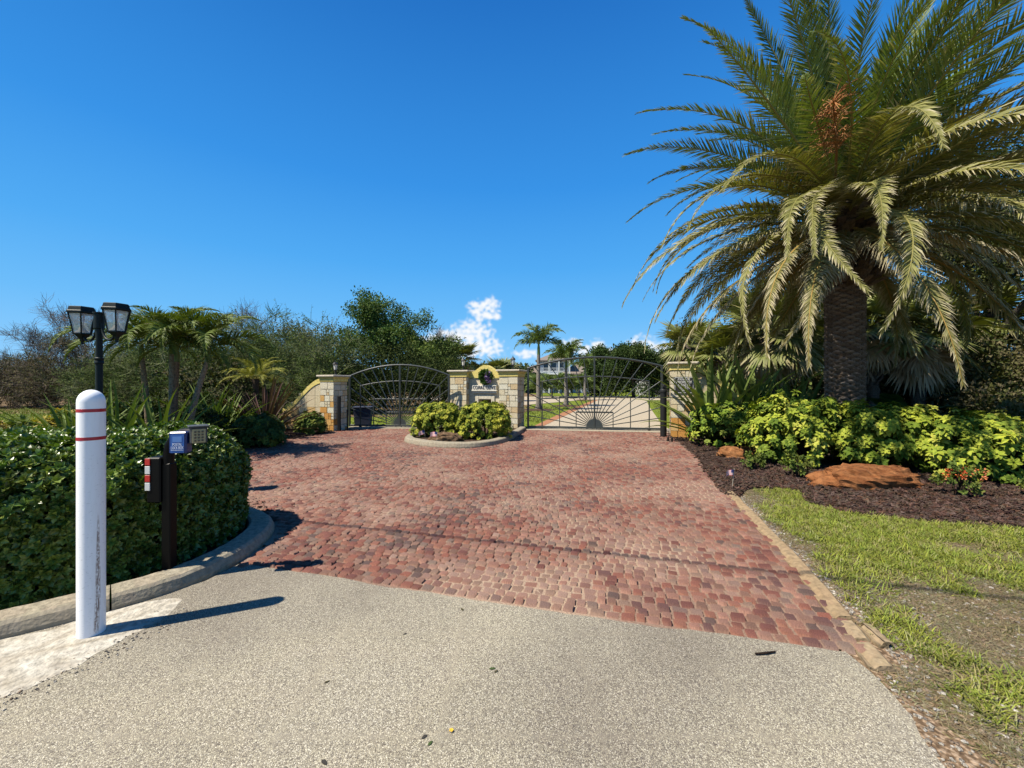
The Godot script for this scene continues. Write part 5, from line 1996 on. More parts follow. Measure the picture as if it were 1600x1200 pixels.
# ------------------------------------------------------------------ the big date palm
func build_big_palm() -> void:
	rng.seed = 613
	var t := thing("canary_date_palm", "huge date palm with thick scarred trunk and arching feather fronds above the shrubs", "palm tree", P(6.62, 7.9))
	var TH := 3.6
	var mb := MB.new()
	var nu := 176
	var nv := 250
	var g := RandomNumberGenerator.new()
	g.seed = 4
	var tone := {}
	for j in nv + 1:
		var y := TH * j / nv
		for i in nu + 1:
			var a := TAU * (i % nu) / nu
			# diamond leaf scars in winding rows
			var fa := (i % nu) / float(nu) * 9.0 + y * 10.5
			var fb := -(i % nu) / float(nu) * 10.0 + y * 10.5
			var ca := posmod(int(floorf(fa)), 800)
			var cb := int(floorf(fb)) + 20
			# wrap the two windings so that a scar keeps one tone round the seam
			var key := ca * 1000 + cb
			if not tone.has(key):
				tone[key] = g.randf()
			var k: float = tone[key]
			var pa := fa - floorf(fa)
			var pb := fb - floorf(fb)
			var fr := (pa + pb) * 0.5
			var lip := smoothstep(0.05, 0.72, fr) * (1.0 - smoothstep(0.74, 0.98, fr)) * (1.0 - pow(absf(pa - pb), 2.5))
			var r := 0.295 + 0.055 * smoothstep(0.5, 0.0, y) + 0.02 * smoothstep(2.6, 3.5, y) + lip * (0.028 + 0.022 * k) + rough_noise.get_noise_2d(i * 0.9, j * 0.7) * 0.004
			var c := Color(0.18, 0.125, 0.085).lerp(Color(0.34, 0.26, 0.19), k * 0.6)
			if lip < 0.12:
				c = Color(0.12, 0.088, 0.066)
			elif fr > 0.5:
				c = c.lerp(Color(0.42, 0.36, 0.30), 0.45 * k)
			mb.col = c
			mb.add(Vector3(cos(a) * r, y, sin(a) * r), Vector3(cos(a), 0.0, sin(a)))
	for j in nv:
		for i in nu:
			var q := j * (nu + 1) + i
			mb.face(q, q + nu + 1, q + nu + 2)
			mb.face(q, q + nu + 2, q + 1)
	# real surface normals from the relief
	var acc := PackedVector3Array()
	acc.resize(mb.v.size())
	for k in range(0, mb.ix.size(), 3):
		var fn := (mb.v[mb.ix[k + 2]] - mb.v[mb.ix[k]]).cross(mb.v[mb.ix[k + 1]] - mb.v[mb.ix[k]])
		for e in 3:
			acc[mb.ix[k + e]] += fn
	for k in acc.size():
		var nn := acc[k].normalized()
		mb.n[k] = nn if nn.dot(Vector3(mb.v[k].x, 0, mb.v[k].z)) >= 0.0 or absf(nn.y) > 0.7 else -nn
	part("trunk", mb.mesh(), M.bark, t)
	# swollen neck of cut frond stubs
	var stub := MB.new()
	stub.col = Color(1, 1, 1)
	stub.box(Vector3(0.13, 0.05, 0), Vector3(0.30, 0.045, 0.12), Basis(Vector3.BACK, 0.55), 0.012)
	var where := []
	for k in 320:
		var a := k * 2.39996
		var y := TH - 0.25 + 1.7 * k / 320.0
		where.append(Transform3D(Basis(Vector3.UP, a) * Basis(Vector3.BACK, rr(-0.2, 0.5)) * Basis.from_scale(Vector3.ONE * rr(0.75, 1.2)), Vector3(cos(a) * 0.32, y, -sin(a) * 0.32)))
	mb = MB.new()
	mb.col = Color(0.09, 0.065, 0.05)
	mb.lathe(PackedVector2Array([Vector2(0.28, TH - 0.45), Vector2(0.38, TH + 0.0), Vector2(0.46, TH + 0.6), Vector2(0.46, TH + 1.2), Vector2(0.34, TH + 1.6), Vector2(0.12, TH + 1.9), Vector2(0, TH + 1.95)]), 24)
	part("crown_neck", mb.mesh(), M.bark, t)
	var so := scatter("frond_stubs", stub.mesh(), M.bark, where, [Color(0.17, 0.12, 0.085), Color(0.12, 0.085, 0.06), Color(0.22, 0.16, 0.11)], t)
	so.name = "frond_stubs"
	# fronds by age: upright young ones first, hanging old ones last
	var y := TH + 1.5
	var ga := Color(0.102, 0.144, 0.039)
	var gb := Color(0.150, 0.193, 0.057)
	var oa := Color(0.143, 0.148, 0.040)
	var ob := Color(0.209, 0.199, 0.066)
	var rib := Color(0.22, 0.20, 0.07)
	var ages := [
		[4.4, 1.45, 0.55, 0.52, 0.35, 0.10, ga, gb, 0.08, 14], [4.5, 1.22, 0.85, 0.54, 0.40, 0.12, ga, gb, 0.12, 16], [4.5, 0.98, 1.15, 0.54, 0.40, 0.16, ga, gb, 0.2, 16],
		[4.4, 0.72, 1.40, 0.52, 0.35, 0.2, ga, gb, 0.3, 20], [4.4, 0.44, 1.55, 0.52, 0.30, 0.28, oa, ob, 0.45, 19], [4.4, 0.18, 1.55, 0.52, 0.2, 0.4, oa, ob, 0.6, 19],
		[4.6, -0.10, 1.45, 0.50, 0.1, 0.55, oa, ob, 0.75, 18], [4.15, -0.42, 1.08, 0.48, 0.0, 0.7, oa, Color(0.21, 0.185, 0.08), 0.9, 16]]
	var turn := 0.0
	var seq := 0
	for q in ages:
		var ms := []
		for k in 3:
			ms.append(frond(q[0], q[1], q[2] * rr(0.85, 1.15), 176, q[3] * 0.96, 0.028, q[4], q[5], 0.10, q[6], q[7], q[8], rib if seq < 7 else Color(0.30, 0.20, 0.06), 600 + seq * 10 + k, rr(-0.25, 0.25)))
		for k in q[9]:
			turn += 2.39996 / 1.0 + rr(-0.14, 0.14)
			var b := Basis(Vector3.UP, turn) * Basis(Vector3.RIGHT, rr(-0.45, 0.45)) * Basis(Vector3.BACK, rr(-0.12, 0.12))
			part("frond", ms[k % 3], M.frond, t, Transform3D(b.scaled(Vector3.ONE * rr(0.86, 1.08)), Vector3(cos(turn) * 0.2, y - 0.085 * seq, -sin(turn) * 0.2)))
		seq += 1
	# orange fruit stalks
	var stalk := MB.new()
	stalk.col = Color(0.30, 0.13, 0.035)
	stalk.tube(PackedVector3Array([Vector3.ZERO, Vector3(-0.16, 0.8, 0.16), Vector3(-0.42, 1.6, 0.5), Vector3(-0.72, 2.65, 0.85)]), PackedFloat32Array([0.035, 0.03, 0.026, 0.012]), 6)
	for k in 170:
		var f := rr(0.0, 1.0)
		var q0 := Vector3(-0.42, 1.6, 0.5).lerp(Vector3(-0.72, 2.65, 0.85), f)
		var a := rr(0, TAU)
		var d := Vector3(cos(a), rr(0.1, 1.2), sin(a)).normalized()
		stalk.col = tint(Color(0.42, 0.17, 0.05), 0.25)
		var L := rr(0.2, 0.5)
		var e0 := q0 + d * L * 0.5
		stalk.tube(PackedVector3Array([q0, e0, e0 + (d + Vector3.DOWN * rr(0.2, 0.9)).normalized() * L * 0.5]), PackedFloat32Array([0.009, 0.008, 0.005]), 4, false)
	var sm := stalk.mesh()
	part("flower_stalk", sm, M.plain, t, Transform3D((Basis(Vector3.UP, 0.5) * Basis(Vector3.BACK, 0.85)).scaled(Vector3.ONE * 0.85), Vector3(-0.1, y - 0.25, 0.05)))

# ------------------------------------------------------------------ woods at the right
var fan_live := []
var fan_dead := []
var boot_mesh: ArrayMesh

func fan_palm(label: String, at: Vector3, trunk_h: float, s: float, live: int, dead: int, group := "fan palms") -> void:
	if fan_live.is_empty():
		for k in 5:
			fan_live.append(fan_frond(0.75, 0.85, [1.15, 0.8, 0.4, 0.0, -0.35][k], 34, [0.25, 0.35, 0.5, 0.6, 0.7][k], Color(0.10, 0.12, 0.03), Color(0.16, 0.175, 0.055), [0.08, 0.15, 0.3, 0.5, 0.7][k], 300 + k))
		for k in 3:
			fan_dead.append(fan_frond(0.6, 0.8, [-0.7, -1.0, -1.25][k], 30, 0.9, Color(0.30, 0.23, 0.15), Color(0.42, 0.33, 0.22), 0.8, 320 + k))
		var b := MB.new()
		b.col = Color(1, 1, 1)
		b.box(Vector3(0.05, 0.10, 0), Vector3(0.035, 0.30, 0.06), Basis(Vector3.BACK, -0.4), 0.006)
		boot_mesh = b.mesh()
	var t := thing("fan_palm", label, "palm tree", at, 0.0, group)
	var mb := MB.new()
	mb.col = Color(0.17, 0.14, 0.11)
	var pts := PackedVector3Array()
	var rad := PackedFloat32Array()
	for i in 16:
		pts.append(Vector3(0.05 * sin(i * 0.3), trunk_h * i / 15.0, 0.04 * cos(i * 0.25)))
		rad.append((0.15 + 0.02 * sin(i * 2.3)) * s)
	mb.tube(pts, rad, 12)
	part("trunk", mb.mesh(), M.bark, t)
	var where := []
	for k in 70:
		var a := k * 2.4
		var y := trunk_h * (0.45 + 0.55 * k / 70.0)
		where.append(Transform3D(Basis(Vector3.UP, a) * Basis(Vector3.RIGHT, (0.45 if k % 2 else -0.45)), Vector3(cos(a) * 0.14 * s, y, -sin(a) * 0.14 * s)))
	scatter("leaf_base_crown", boot_mesh, M.bark, where, [Color(0.22, 0.18, 0.14), Color(0.30, 0.25, 0.19), Color(0.14, 0.11, 0.09)], t).name = "boot_foliage"
	for k in live:
		var a := k * 2.39996
		var i := mini(int(float(k) / live * 5), 4)
		var b := Basis(Vector3.UP, a) * Basis(Vector3.RIGHT, rr(-0.4, 0.4))
		part("frond", fan_live[i], M.frond, t, Transform3D(b.scaled(Vector3.ONE * s * rr(0.85, 1.15)), Vector3(0, trunk_h - 0.02 * k / 4.0, 0)))
	for k in dead:
		var a := k * 2.39996 + 0.7
		var b := Basis(Vector3.UP, a) * Basis(Vector3.RIGHT, rr(-0.3, 0.3))
		part("dead_frond", fan_dead[k % 3], M.frond, t, Transform3D(b.scaled(Vector3.ONE * s * rr(0.85, 1.15)), Vector3(0, trunk_h - 0.12, 0)))

func build_right_woods() -> void:
	rng.seed = 707
	var lv := leaf_clump(40, 0.42, 0.13, 0.036, 101)
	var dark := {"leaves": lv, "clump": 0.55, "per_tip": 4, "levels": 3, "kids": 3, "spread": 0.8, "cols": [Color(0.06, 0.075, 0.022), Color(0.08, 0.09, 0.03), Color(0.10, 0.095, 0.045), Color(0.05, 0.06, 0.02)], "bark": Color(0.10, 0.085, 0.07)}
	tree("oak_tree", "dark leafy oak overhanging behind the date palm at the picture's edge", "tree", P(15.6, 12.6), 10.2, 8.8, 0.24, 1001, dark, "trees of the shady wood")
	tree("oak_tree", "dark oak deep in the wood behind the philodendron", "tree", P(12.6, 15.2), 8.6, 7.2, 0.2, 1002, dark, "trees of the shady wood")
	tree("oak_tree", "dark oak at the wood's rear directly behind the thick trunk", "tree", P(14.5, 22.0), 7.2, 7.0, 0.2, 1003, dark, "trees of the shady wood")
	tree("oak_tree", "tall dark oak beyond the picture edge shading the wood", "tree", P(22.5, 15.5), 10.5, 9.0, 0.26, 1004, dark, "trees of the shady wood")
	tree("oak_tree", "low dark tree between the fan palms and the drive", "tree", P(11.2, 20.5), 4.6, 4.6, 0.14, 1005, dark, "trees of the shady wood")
	rng.seed = 717
	var low := {"leaves": lv}
	var spray := leaf_clump(30, 0.3, 0.12, 0.032, 102)
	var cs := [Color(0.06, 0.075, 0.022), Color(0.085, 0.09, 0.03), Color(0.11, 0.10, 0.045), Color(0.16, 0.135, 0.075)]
	var wood := [[9.4, 13.6, 1.6, 2.0], [11.6, 13.0, 1.6, 2.3], [13.6, 12.0, 1.7, 2.6], [15.6, 10.8, 1.8, 2.6], [12.6, 10.4, 1.1, 1.2], [10.2, 16.5, 1.9, 2.4], [18.0, 12.6, 2.0, 3.2], [8.6, 16.5, 1.5, 2.2], [16.5, 16.0, 2.4, 3.6], [11.6, 9.0, 0.8, 0.7]]
	var names := ["dark undergrowth bush behind the third big lily", "dark undergrowth bush below the leaning fan palm", "tall dark undergrowth bush at the wood's middle", "dark undergrowth bush nearest the overhanging oak", "low dark bush behind the yellow umbrella shrubs", "dusky bush in the wood's second row behind fan palms", "large dark bush under the overhanging oak", "dusky bush beside the concrete drive past the column", "large dusky bush far back in the wood", "knee high dark bush right behind the philodendron"]
	for k in wood.size():
		var q: Array = wood[k]
		shrub("undergrowth_bush", names[k], "bush", P(q[0], q[1]), q[2], q[2] * 0.8, q[3], spray, int(170 * q[2] * q[3] / 1.5), cs, M.leaf, "undergrowth in the shady wood", 0.3)
	fan_palm("fan palm with brown skirt standing just left of the thick trunk", P(7.75, 11.9), 3.0, 1.05, 24, 18)
	fan_palm("lower fan palm between the gate column and skirted fan palm", P(7.3, 13.6), 2.3, 1.0, 22, 12)
	fan_palm("fan palm drooping over the wood just past the thick trunk", P(10.5, 11.6), 3.1, 0.95, 20, 16)
	fan_palm("fan palm with pale rough trunk in the wood behind philodendron", P(11.6, 11.4), 2.9, 1.1, 20, 16)
	fan_palm("small fan palm far back in the wood near the oak", P(15.0, 12.9), 3.4, 1.1, 20, 14)
	fan_palm("slim fan palm behind the wing wall beside the drive", P(7.0, 15.6), 2.9, 0.95, 20, 10)

# ------------------------------------------------------------------ woods at the left and behind the gate
func build_left_woods() -> void:
	rng.seed = 808
	var lv := leaf_clump(34, 0.42, 0.15, 0.045, 111)
	var lsm := leaf_clump(24, 0.4, 0.10, 0.028, 112)
	var tw := twig_clump(4, 0.8, 113)
	var twl := twig_clump(13, 0.85, 114, 2, Color(0.55, 0.62, 0.34))
	var green := {"leaves": lv, "clump": 0.55, "per_tip": 3, "levels": 3, "kids": 3, "spread": 0.62, "lift": 0.16, "cols": [Color(0.090, 0.144, 0.034), Color(0.120, 0.168, 0.048), Color(0.072, 0.120, 0.029)], "bark": Color(0.084, 0.072, 0.060)}
	tree("oak_tree", "tall green oak rising above the narrower gate", "tree", P(-8.4, 26.0), 7.5, 6.4, 0.16, 2001, green)
	var g2 := green.duplicate()
	g2.cols = [Color(0.115, 0.161, 0.040), Color(0.149, 0.184, 0.052), Color(0.092, 0.127, 0.034)]
	tree("oak_tree", "rounder green tree on the sign side of the tall oak", "tree", P(-5.6, 27.0), 5.0, 4.6, 0.12, 2002, g2)
	var olive := {"leaves": lsm, "clump": 0.5, "per_tip": 2, "levels": 3, "kids": 3, "spread": 0.7, "cols": [Color(0.138, 0.150, 0.066), Color(0.168, 0.168, 0.084), Color(0.114, 0.126, 0.054)], "bark": Color(0.180, 0.156, 0.132)}
	tree("olive_tree", "thin olive foliaged tree between the tall oak and wing wall", "tree", P(-12.4, 24.5), 5.4, 4.8, 0.09, 2003, olive)
	tree("olive_tree", "thin olive tree behind the golden date palm", "tree", P(-15.0, 24.0), 4.7, 4.6, 0.09, 2004, olive)
	tree("olive_tree", "thin olive tree behind the slender palm clump", "tree", P(-20.5, 25.0), 5.0, 5.0, 0.09, 2005, olive)
	var bare := {"twigs": tw, "per_tip": 0, "levels": 4, "kids": 2, "spread": 0.5, "lift": 0.14, "crook": 0.3, "clump": 0.3, "bark": Color(0.26, 0.23, 0.21)}
	tree("bare_tree", "bare grey tree showing above the golden date palm", "tree", P(-18.6, 28.0), 7.17, 4.4, 0.170, 2006, bare, "bare trees along the lawn")
	tree("bare_tree", "bare tree standing tallest of those behind the lawn", "tree", P(-33.0, 30.5), 7.62, 4.5, 0.187, 2007, bare, "bare trees along the lawn")
	tree("bare_tree", "bare tree at the lawn between the tallest and lamp post", "tree", P(-30.5, 30.0), 6.94, 4.0, 0.170, 2008, bare, "bare trees along the lawn")
	tree("bare_tree", "bare tree nearest the lamp post lanterns", "tree", P(-27.2, 29.0), 6.72, 4.2, 0.153, 2009, bare, "bare trees along the lawn")
	tree("bare_tree", "bare tree at the lawn's outer end near the picture edge", "tree", P(-36.2, 30.0), 6.27, 3.8, 0.170, 2010, bare, "bare trees along the lawn")
	tree("bare_tree", "pale bare tree beside the fan palm behind the sign pillar", "tree", P(-5.6, 33.0), 6.05, 2.6, 0.102, 2011, bare, "bare trees along the lawn")
	rng.seed = 818
	# thicket of twiggy brush
	var brown := [Color(0.196, 0.155, 0.121), Color(0.161, 0.132, 0.098), Color(0.241, 0.201, 0.161), Color(0.127, 0.121, 0.069)]
	var oliv := [Color(0.173, 0.197, 0.097), Color(0.138, 0.175, 0.067), Color(0.218, 0.233, 0.134), Color(0.115, 0.161, 0.055)]
	var lab := ["brown twiggy thicket at the lawn's outer end", "grey brown brush behind the lawn and yellow croton", "olive brown brush directly behind the lamp post", "olive brush behind the slender palm clump", "tall tangled brush behind the lily clumps", "olive brush behind the golden date palm", "grey green brush behind the swept wing wall", "brush mass next to the stained column's lantern", "dark brush seen through the narrower gate", "dark brush through the narrower gate's middle", "dark brush behind the narrower gate by the sign pillar"]
	var sp := [[-31.5, 25.0, 2.6, 2.2], [-27.0, 24.5, 2.6, 3.1], [-23.3, 23.5, 2.5, 2.6], [-19.4, 22.6, 2.6, 3.7], [-16.2, 22.0, 2.4, 2.9], [-13.4, 21.5, 2.3, 3.8], [-11.0, 21.0, 1.8, 2.7], [-9.2, 20.3, 1.7, 3.0], [-7.4, 19.8, 1.7, 2.6], [-5.4, 20.2, 1.7, 2.7], [-3.6, 21.0, 1.6, 2.5]]
	for k in sp.size():
		var q: Array = sp[k]
		var c := brown if k < 2 else oliv
		if k >= 8:
			c = [Color(0.045, 0.06, 0.018), Color(0.06, 0.075, 0.025), Color(0.035, 0.05, 0.015)]
		shrub("brush", lab[k], "bush", P(q[0], q[1]), q[2], q[2] * 0.7, q[3], twl if k < 8 else lsm, int(165 * q[2]) if k < 8 else 420, c, M.dry_leaf, "brush along the lawn and gate", 0.5)
	fan_palm("fan palm with thick skirt behind the sign pillar", P(-3.9, 30.0), 3.2, 1.25, 26, 20)
	fan_palm("smaller fan palm behind the sign pillar's black lantern", P(-1.2, 34.0), 2.4, 1.25, 24, 14)

# ------------------------------------------------------------------ grounds beyond the gate
func build_beyond() -> void:
	rng.seed = 909
	var kinds := []
	for q in [[2.0, 1.35, 1.6], [2.2, 1.0, 2.0], [2.1, 0.55, 2.0]]:
		kinds.append(frond(q[0], q[1], q[2], 90, 0.50, 0.05, 0.1, 0.35, 0.10, Color(0.075, 0.115, 0.03), Color(0.12, 0.17, 0.045), 0.08, Color(0.14, 0.17, 0.06), 930 + kinds.size(), 0.0, 1.3))
	var fx := [[1.49, 22.5, 3.1, 10, "tall foxtail palm with grey trunk just past the drive gate"], [3.6, 26.5, 2.5, 16, "bushier foxtail palm second along the drive before the house"], [6.6, 36.0, 2.4, 10, "foxtail palm third along the drive toward the dark trees"]]
	for s in fx:
		var t := thing("foxtail_palm", s[4], "palm tree", P(s[0], s[1]), 0.0, "foxtail palms along the drive")
		var mb := MB.new()
		mb.col = Color(0.30, 0.27, 0.23)
		mb.tube(PackedVector3Array([Vector3(0, -0.02, 0), Vector3(0.02, 0.5, 0), Vector3(0, s[2] * 0.6, 0), Vector3(0.02, s[2], 0)]), PackedFloat32Array([0.20, 0.14, 0.11, 0.09]), 12)
		part("trunk", mb.mesh(), M.bark, t)
		mb = MB.new()
		mb.col = Color(0.13, 0.19, 0.07)
		mb.tube(PackedVector3Array([Vector3(0.02, s[2], 0), Vector3(0.02, s[2] + 0.4, 0), Vector3(0.02, s[2] + 0.75, 0)]), PackedFloat32Array([0.09, 0.08, 0.03]), 10)
		part("crownshaft", mb.mesh(), M.leaf, t)
		set_fronds(t, "frond", kinds, s[3], Vector3(0.02, s[2] + 0.6, 0), M.frond, 0.3, 0.75, 1.0)
		mb = MB.new()
		mb.col = Color(0.10, 0.065, 0.045)
		mb.lathe(PackedVector2Array([Vector2(0.95, -0.02), Vector2(0.75, 0.02), Vector2(0.1, 0.06)]), 20)
		part("mulch_ring", mb.mesh(), M.mulch, t)
	# small bushy palms before the house
	var sp := [[2.6, 40, 1.0], [4.2, 42, 1.15], [5.8, 41, 1.0], [7.4, 44, 1.2], [9.2, 46, 1.0], [10.9, 47, 1.1], [3.4, 47.5, 1.2], [12.4, 47.5, 1.0]]
	var lab := ["bushy palm by the foxtail's foot in front of the house", "bushy palm under the house's upper window", "bushy palm below the house's roof corner", "bushy palm in front of the house's lower wing", "bushy palm between house wing and dark trees", "bushy palm nearest the dark trees", "bushy palm tight against the house wall", "bushy palm at the foot of the dark trees"]
	for k in sp.size():
		var t := thing("bushy_palm", lab[k], "palm tree", P(sp[k][0], sp[k][1]), 0.0, "bushy palms before the house")
		var mb := MB.new()
		mb.col = Color(0.22, 0.19, 0.13)
		mb.tube(PackedVector3Array([Vector3(0, 0, 0), Vector3(0.05, 0.5, 0), Vector3(0, 1.0, 0)]), PackedFloat32Array([0.1, 0.08, 0.07]), 8)
		part("trunk", mb.mesh(), M.bark, t)
		set_fronds(t, "frond", kinds, 16, Vector3(0, 0.9, 0), M.frond, 0.3, sp[k][2] * 0.95, sp[k][2] * 1.25)
	house()
	var lv := leaf_clump(34, 0.6, 0.24, 0.07, 121)
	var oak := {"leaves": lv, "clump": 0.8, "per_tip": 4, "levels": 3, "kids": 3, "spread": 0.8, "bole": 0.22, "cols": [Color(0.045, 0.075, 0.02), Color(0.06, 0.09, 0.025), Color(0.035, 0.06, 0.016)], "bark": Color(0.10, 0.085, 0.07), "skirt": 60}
	var gname := "dark trees at the end of the drive"
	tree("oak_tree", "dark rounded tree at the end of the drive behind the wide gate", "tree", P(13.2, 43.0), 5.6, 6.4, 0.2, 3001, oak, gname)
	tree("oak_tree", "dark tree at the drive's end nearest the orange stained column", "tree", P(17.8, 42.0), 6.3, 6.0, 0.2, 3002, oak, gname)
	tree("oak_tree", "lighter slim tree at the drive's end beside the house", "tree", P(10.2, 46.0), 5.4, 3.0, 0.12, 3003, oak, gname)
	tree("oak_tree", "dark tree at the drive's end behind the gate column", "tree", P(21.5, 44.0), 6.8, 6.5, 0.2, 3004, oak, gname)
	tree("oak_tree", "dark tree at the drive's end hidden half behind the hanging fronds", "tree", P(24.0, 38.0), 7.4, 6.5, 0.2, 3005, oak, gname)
	rng.seed = 919
	# far belt of trees
	var far := {"leaves": leaf_clump(40, 1.1, 0.5, 0.16, 131), "clump": 1.4, "per_tip": 2, "levels": 3, "kids": 3, "spread": 0.8, "bole": 0.2, "cols": [Color(0.05, 0.075, 0.025), Color(0.07, 0.09, 0.03), Color(0.04, 0.06, 0.02)], "bark": Color(0.1, 0.09, 0.08), "skirt": 80}
	var k := 0
	var where := ["behind the outer bare trees", "behind the tallest bare tree", "behind the lamp post brush", "behind the slender palms", "behind the golden date palm", "behind the olive trees", "behind the tall green oak", "behind the rounder green tree", "behind the skirted fan palm", "behind the sign pillar's lantern", "behind the house roof", "behind the house's lower wing", "behind the dark rounded tree", "behind the stained column's lilies", "behind the wood's oaks"]
	for x in [-66.0, -57.0, -49.0, -41.0, -34.0, -27.0, -20.0, -13.0, -7.0, -1.0, 5.0, 18.0, 27.0, 36.0, 48.0]:
		var d := rr(66, 76) if x < 4 or x > 14 else 92.0
		var fh := rr(3.0, 3.8) if x < -10 else (rr(4.0, 5.0) if x < 8 else rr(5.5, 7.5))
		tree("far_tree", "hazy distant tree " + where[k], "tree", P(x, d), fh, rr(9, 11), 0.22, 4000 + k, far, "distant belt of trees")
		k += 1

func hip_roof(mb: MB, x0: float, x1: float, z0: float, z1: float, y: float, rise: float) -> void:
	var run := minf(x1 - x0, z1 - z0) * 0.5
	var a := Vector3(x0, y, z1)
	var b := Vector3(x1, y, z1)
	var c := Vector3(x1, y, z0)
	var d := Vector3(x0, y, z0)
	var e: Vector3
	var f: Vector3
	if x1 - x0 >= z1 - z0:
		e = Vector3(x0 + run, y + rise, (z0 + z1) * 0.5)
		f = Vector3(x1 - run, y + rise, (z0 + z1) * 0.5)
		mb.quad(a, b, f, e)
		mb.quad(c, d, e, f)
		mb.tri(b, c, f)
		mb.tri(d, a, e)
	else:
		e = Vector3((x0 + x1) * 0.5, y + rise, z1 - run)
		f = Vector3((x0 + x1) * 0.5, y + rise, z0 + run)
		mb.tri(a, b, e)
		mb.tri(c, d, f)
		mb.quad(b, c, f, e)
		mb.quad(d, a, e, f)
	mb.quad(d, c, b, a)
	mb.box(Vector3((x0 + x1) * 0.5, y - 0.1, (z0 + z1) * 0.5), Vector3(x1 - x0 - 0.02, 0.18, z1 - z0 - 0.02))

func house() -> void:
	var t := thing("house", "pale blue white two storey house with grey brown hip roofs beyond the gate", "house", P(7.2, 66.0), -0.12)
	var mb := MB.new()
	mb.col = Color(0.50, 0.56, 0.60)
	mb.box(Vector3(-0.2, 2.65, -3.0), Vector3(5.2, 5.3, 6.0))
	mb.box(Vector3(3.9, 1.5, -3.4), Vector3(4.2, 3.0, 6.4))
	mb.box(Vector3(-4.2, 1.5, -3.4), Vector3(3.6, 3.0, 5.2))
	part("wall", mb.mesh(), M.stucco, t)
	mb = MB.new()
	mb.col = Color(0.20, 0.165, 0.14)
	hip_roof(mb, -3.3, 2.9, -6.6, 0.6, 5.4, 1.5)
	part("roof", mb.mesh(), M.roof, t)
	mb = MB.new()
	mb.col = Color(0.21, 0.17, 0.14)
	hip_roof(mb, 0.8, 6.7, -7.2, 0.5, 3.15, 2.1)
	part("roof", mb.mesh(), M.roof, t)
	mb = MB.new()
	mb.col = Color(0.20, 0.165, 0.14)
	hip_roof(mb, -6.4, -1.8, -6.6, -0.2, 3.1, 1.5)
	part("roof", mb.mesh(), M.roof, t)
	for q in [[-1.5, 4.3, 0.02, 0.9, 1.3], [-0.3, 4.3, 0.02, 0.9, 1.3], [0.9, 4.3, 0.02, 0.9, 1.3], [-1.3, 1.5, 0.02, 1.1, 1.9], [0.7, 1.5, 0.02, 1.1, 1.9], [3.4, 1.7, -0.18, 1.2, 1.3], [5.0, 1.7, -0.18, 1.0, 1.3], [-4.3, 1.7, -0.78, 1.3, 1.3]]:
		mb = MB.new()
		mb.col = Color(0.68, 0.70, 0.70)
		mb.box(Vector3(q[0], q[1], q[2]), Vector3(q[3] + 0.24, q[4] + 0.24, 0.1), Basis.IDENTITY, 0.01)
		var w := part("window", mb.mesh(), M.plain, t)
		mb = MB.new()
		mb.box(Vector3(q[0], q[1], q[2] + 0.052), Vector3(q[3], q[4], 0.02))
		part("pane", mb.mesh(), M.window, w)
	mb = MB.new()
	mb.col = Color(0.70, 0.71, 0.70)
	mb.box(Vector3(-0.2, 3.05, 0.8), Vector3(5.4, 0.2, 1.7))
	for x in [-2.7, -1.0, 0.6, 2.3]:
		mb.box(Vector3(x, 2.6, 1.5), Vector3(0.22, 5.3, 0.22))
	part("balcony", mb.mesh(), M.plain, t)
	mb = MB.new()
	mb.col = Color(0.66, 0.68, 0.69)
	mb.box(Vector3(-0.2, 4.05, 1.52), Vector3(5.0, 0.06, 0.06))
	for k in 26:
		mb.box(Vector3(-2.6 + k * 0.193, 3.6, 1.52), Vector3(0.04, 0.9, 0.04))
	part("railing", mb.mesh(), M.plain, t)
	# garage block half hidden by the dark trees
	t = thing("garage", "white garage with dark doorway half hidden by trees at the drive's end", "garage", P(20.0, 50.0), -0.2)
	mb = MB.new()
	mb.col = Color(0.66, 0.66, 0.63)
	for q in [[-3.2, 1.5, 1.2, 3.0], [0.4, 1.5, 0.8, 3.0], [3.6, 1.5, 1.0, 3.0], [0.2, 2.7, 7.8, 0.6]]:
		mb.box(Vector3(q[0], q[1], 0), Vector3(q[2], q[3], 0.3))
	mb.box(Vector3(0.2, 1.5, -5), Vector3(7.8, 3.0, 0.3))
	part("wall", mb.mesh(), M.stucco, t)
	mb = MB.new()
	mb.col = Color(0.05, 0.05, 0.055)
	mb.box(Vector3(0.2, 1.2, -0.3), Vector3(7.0, 2.4, 0.1))
	part("door", mb.mesh(), M.plain, t)
	mb = MB.new()
	mb.col = Color(0.22, 0.19, 0.17)
	hip_roof(mb, -4.2, 4.6, -5.6, 0.6, 3.1, 1.3)
	part("roof", mb.mesh(), M.roof, t)

# ------------------------------------------------------------------ grass
func tuft(n: int, h: float, w: float, spread: float, sd: int, lo := 0.25, hi := 1.25) -> ArrayMesh:
	var g := RandomNumberGenerator.new()
	g.seed = sd
	var mb := MB.new()
	for k in n:
		var a := g.randf_range(0, TAU)
		var e := g.randf_range(lo, hi)
		var p := Vector3(g.randf_range(-1, 1), 0, g.randf_range(-1, 1)) * spread
		var d := Vector3(cos(a) * cos(e), sin(e), sin(a) * cos(e))
		var s := d.cross(Vector3.UP).normalized() * w
		var L := h * g.randf_range(0.5, 1.2)
		var m := p + d * L * 0.55
		var d2 := (d + Vector3.DOWN * g.randf_range(0.1, 0.9)).normalized()
		var k2 := g.randf_range(0.7, 1.2)
		var c := Color(k2, k2, k2)
		mb.tric(p - s, p + s, m + s * 0.8, c, c, c)
		mb.tric(p - s, m + s * 0.8, m - s * 0.8, c, c, c)
		mb.tric(m - s * 0.8, m + s * 0.8, m + d2 * L * 0.45, c, c, c)
	return mb.mesh()

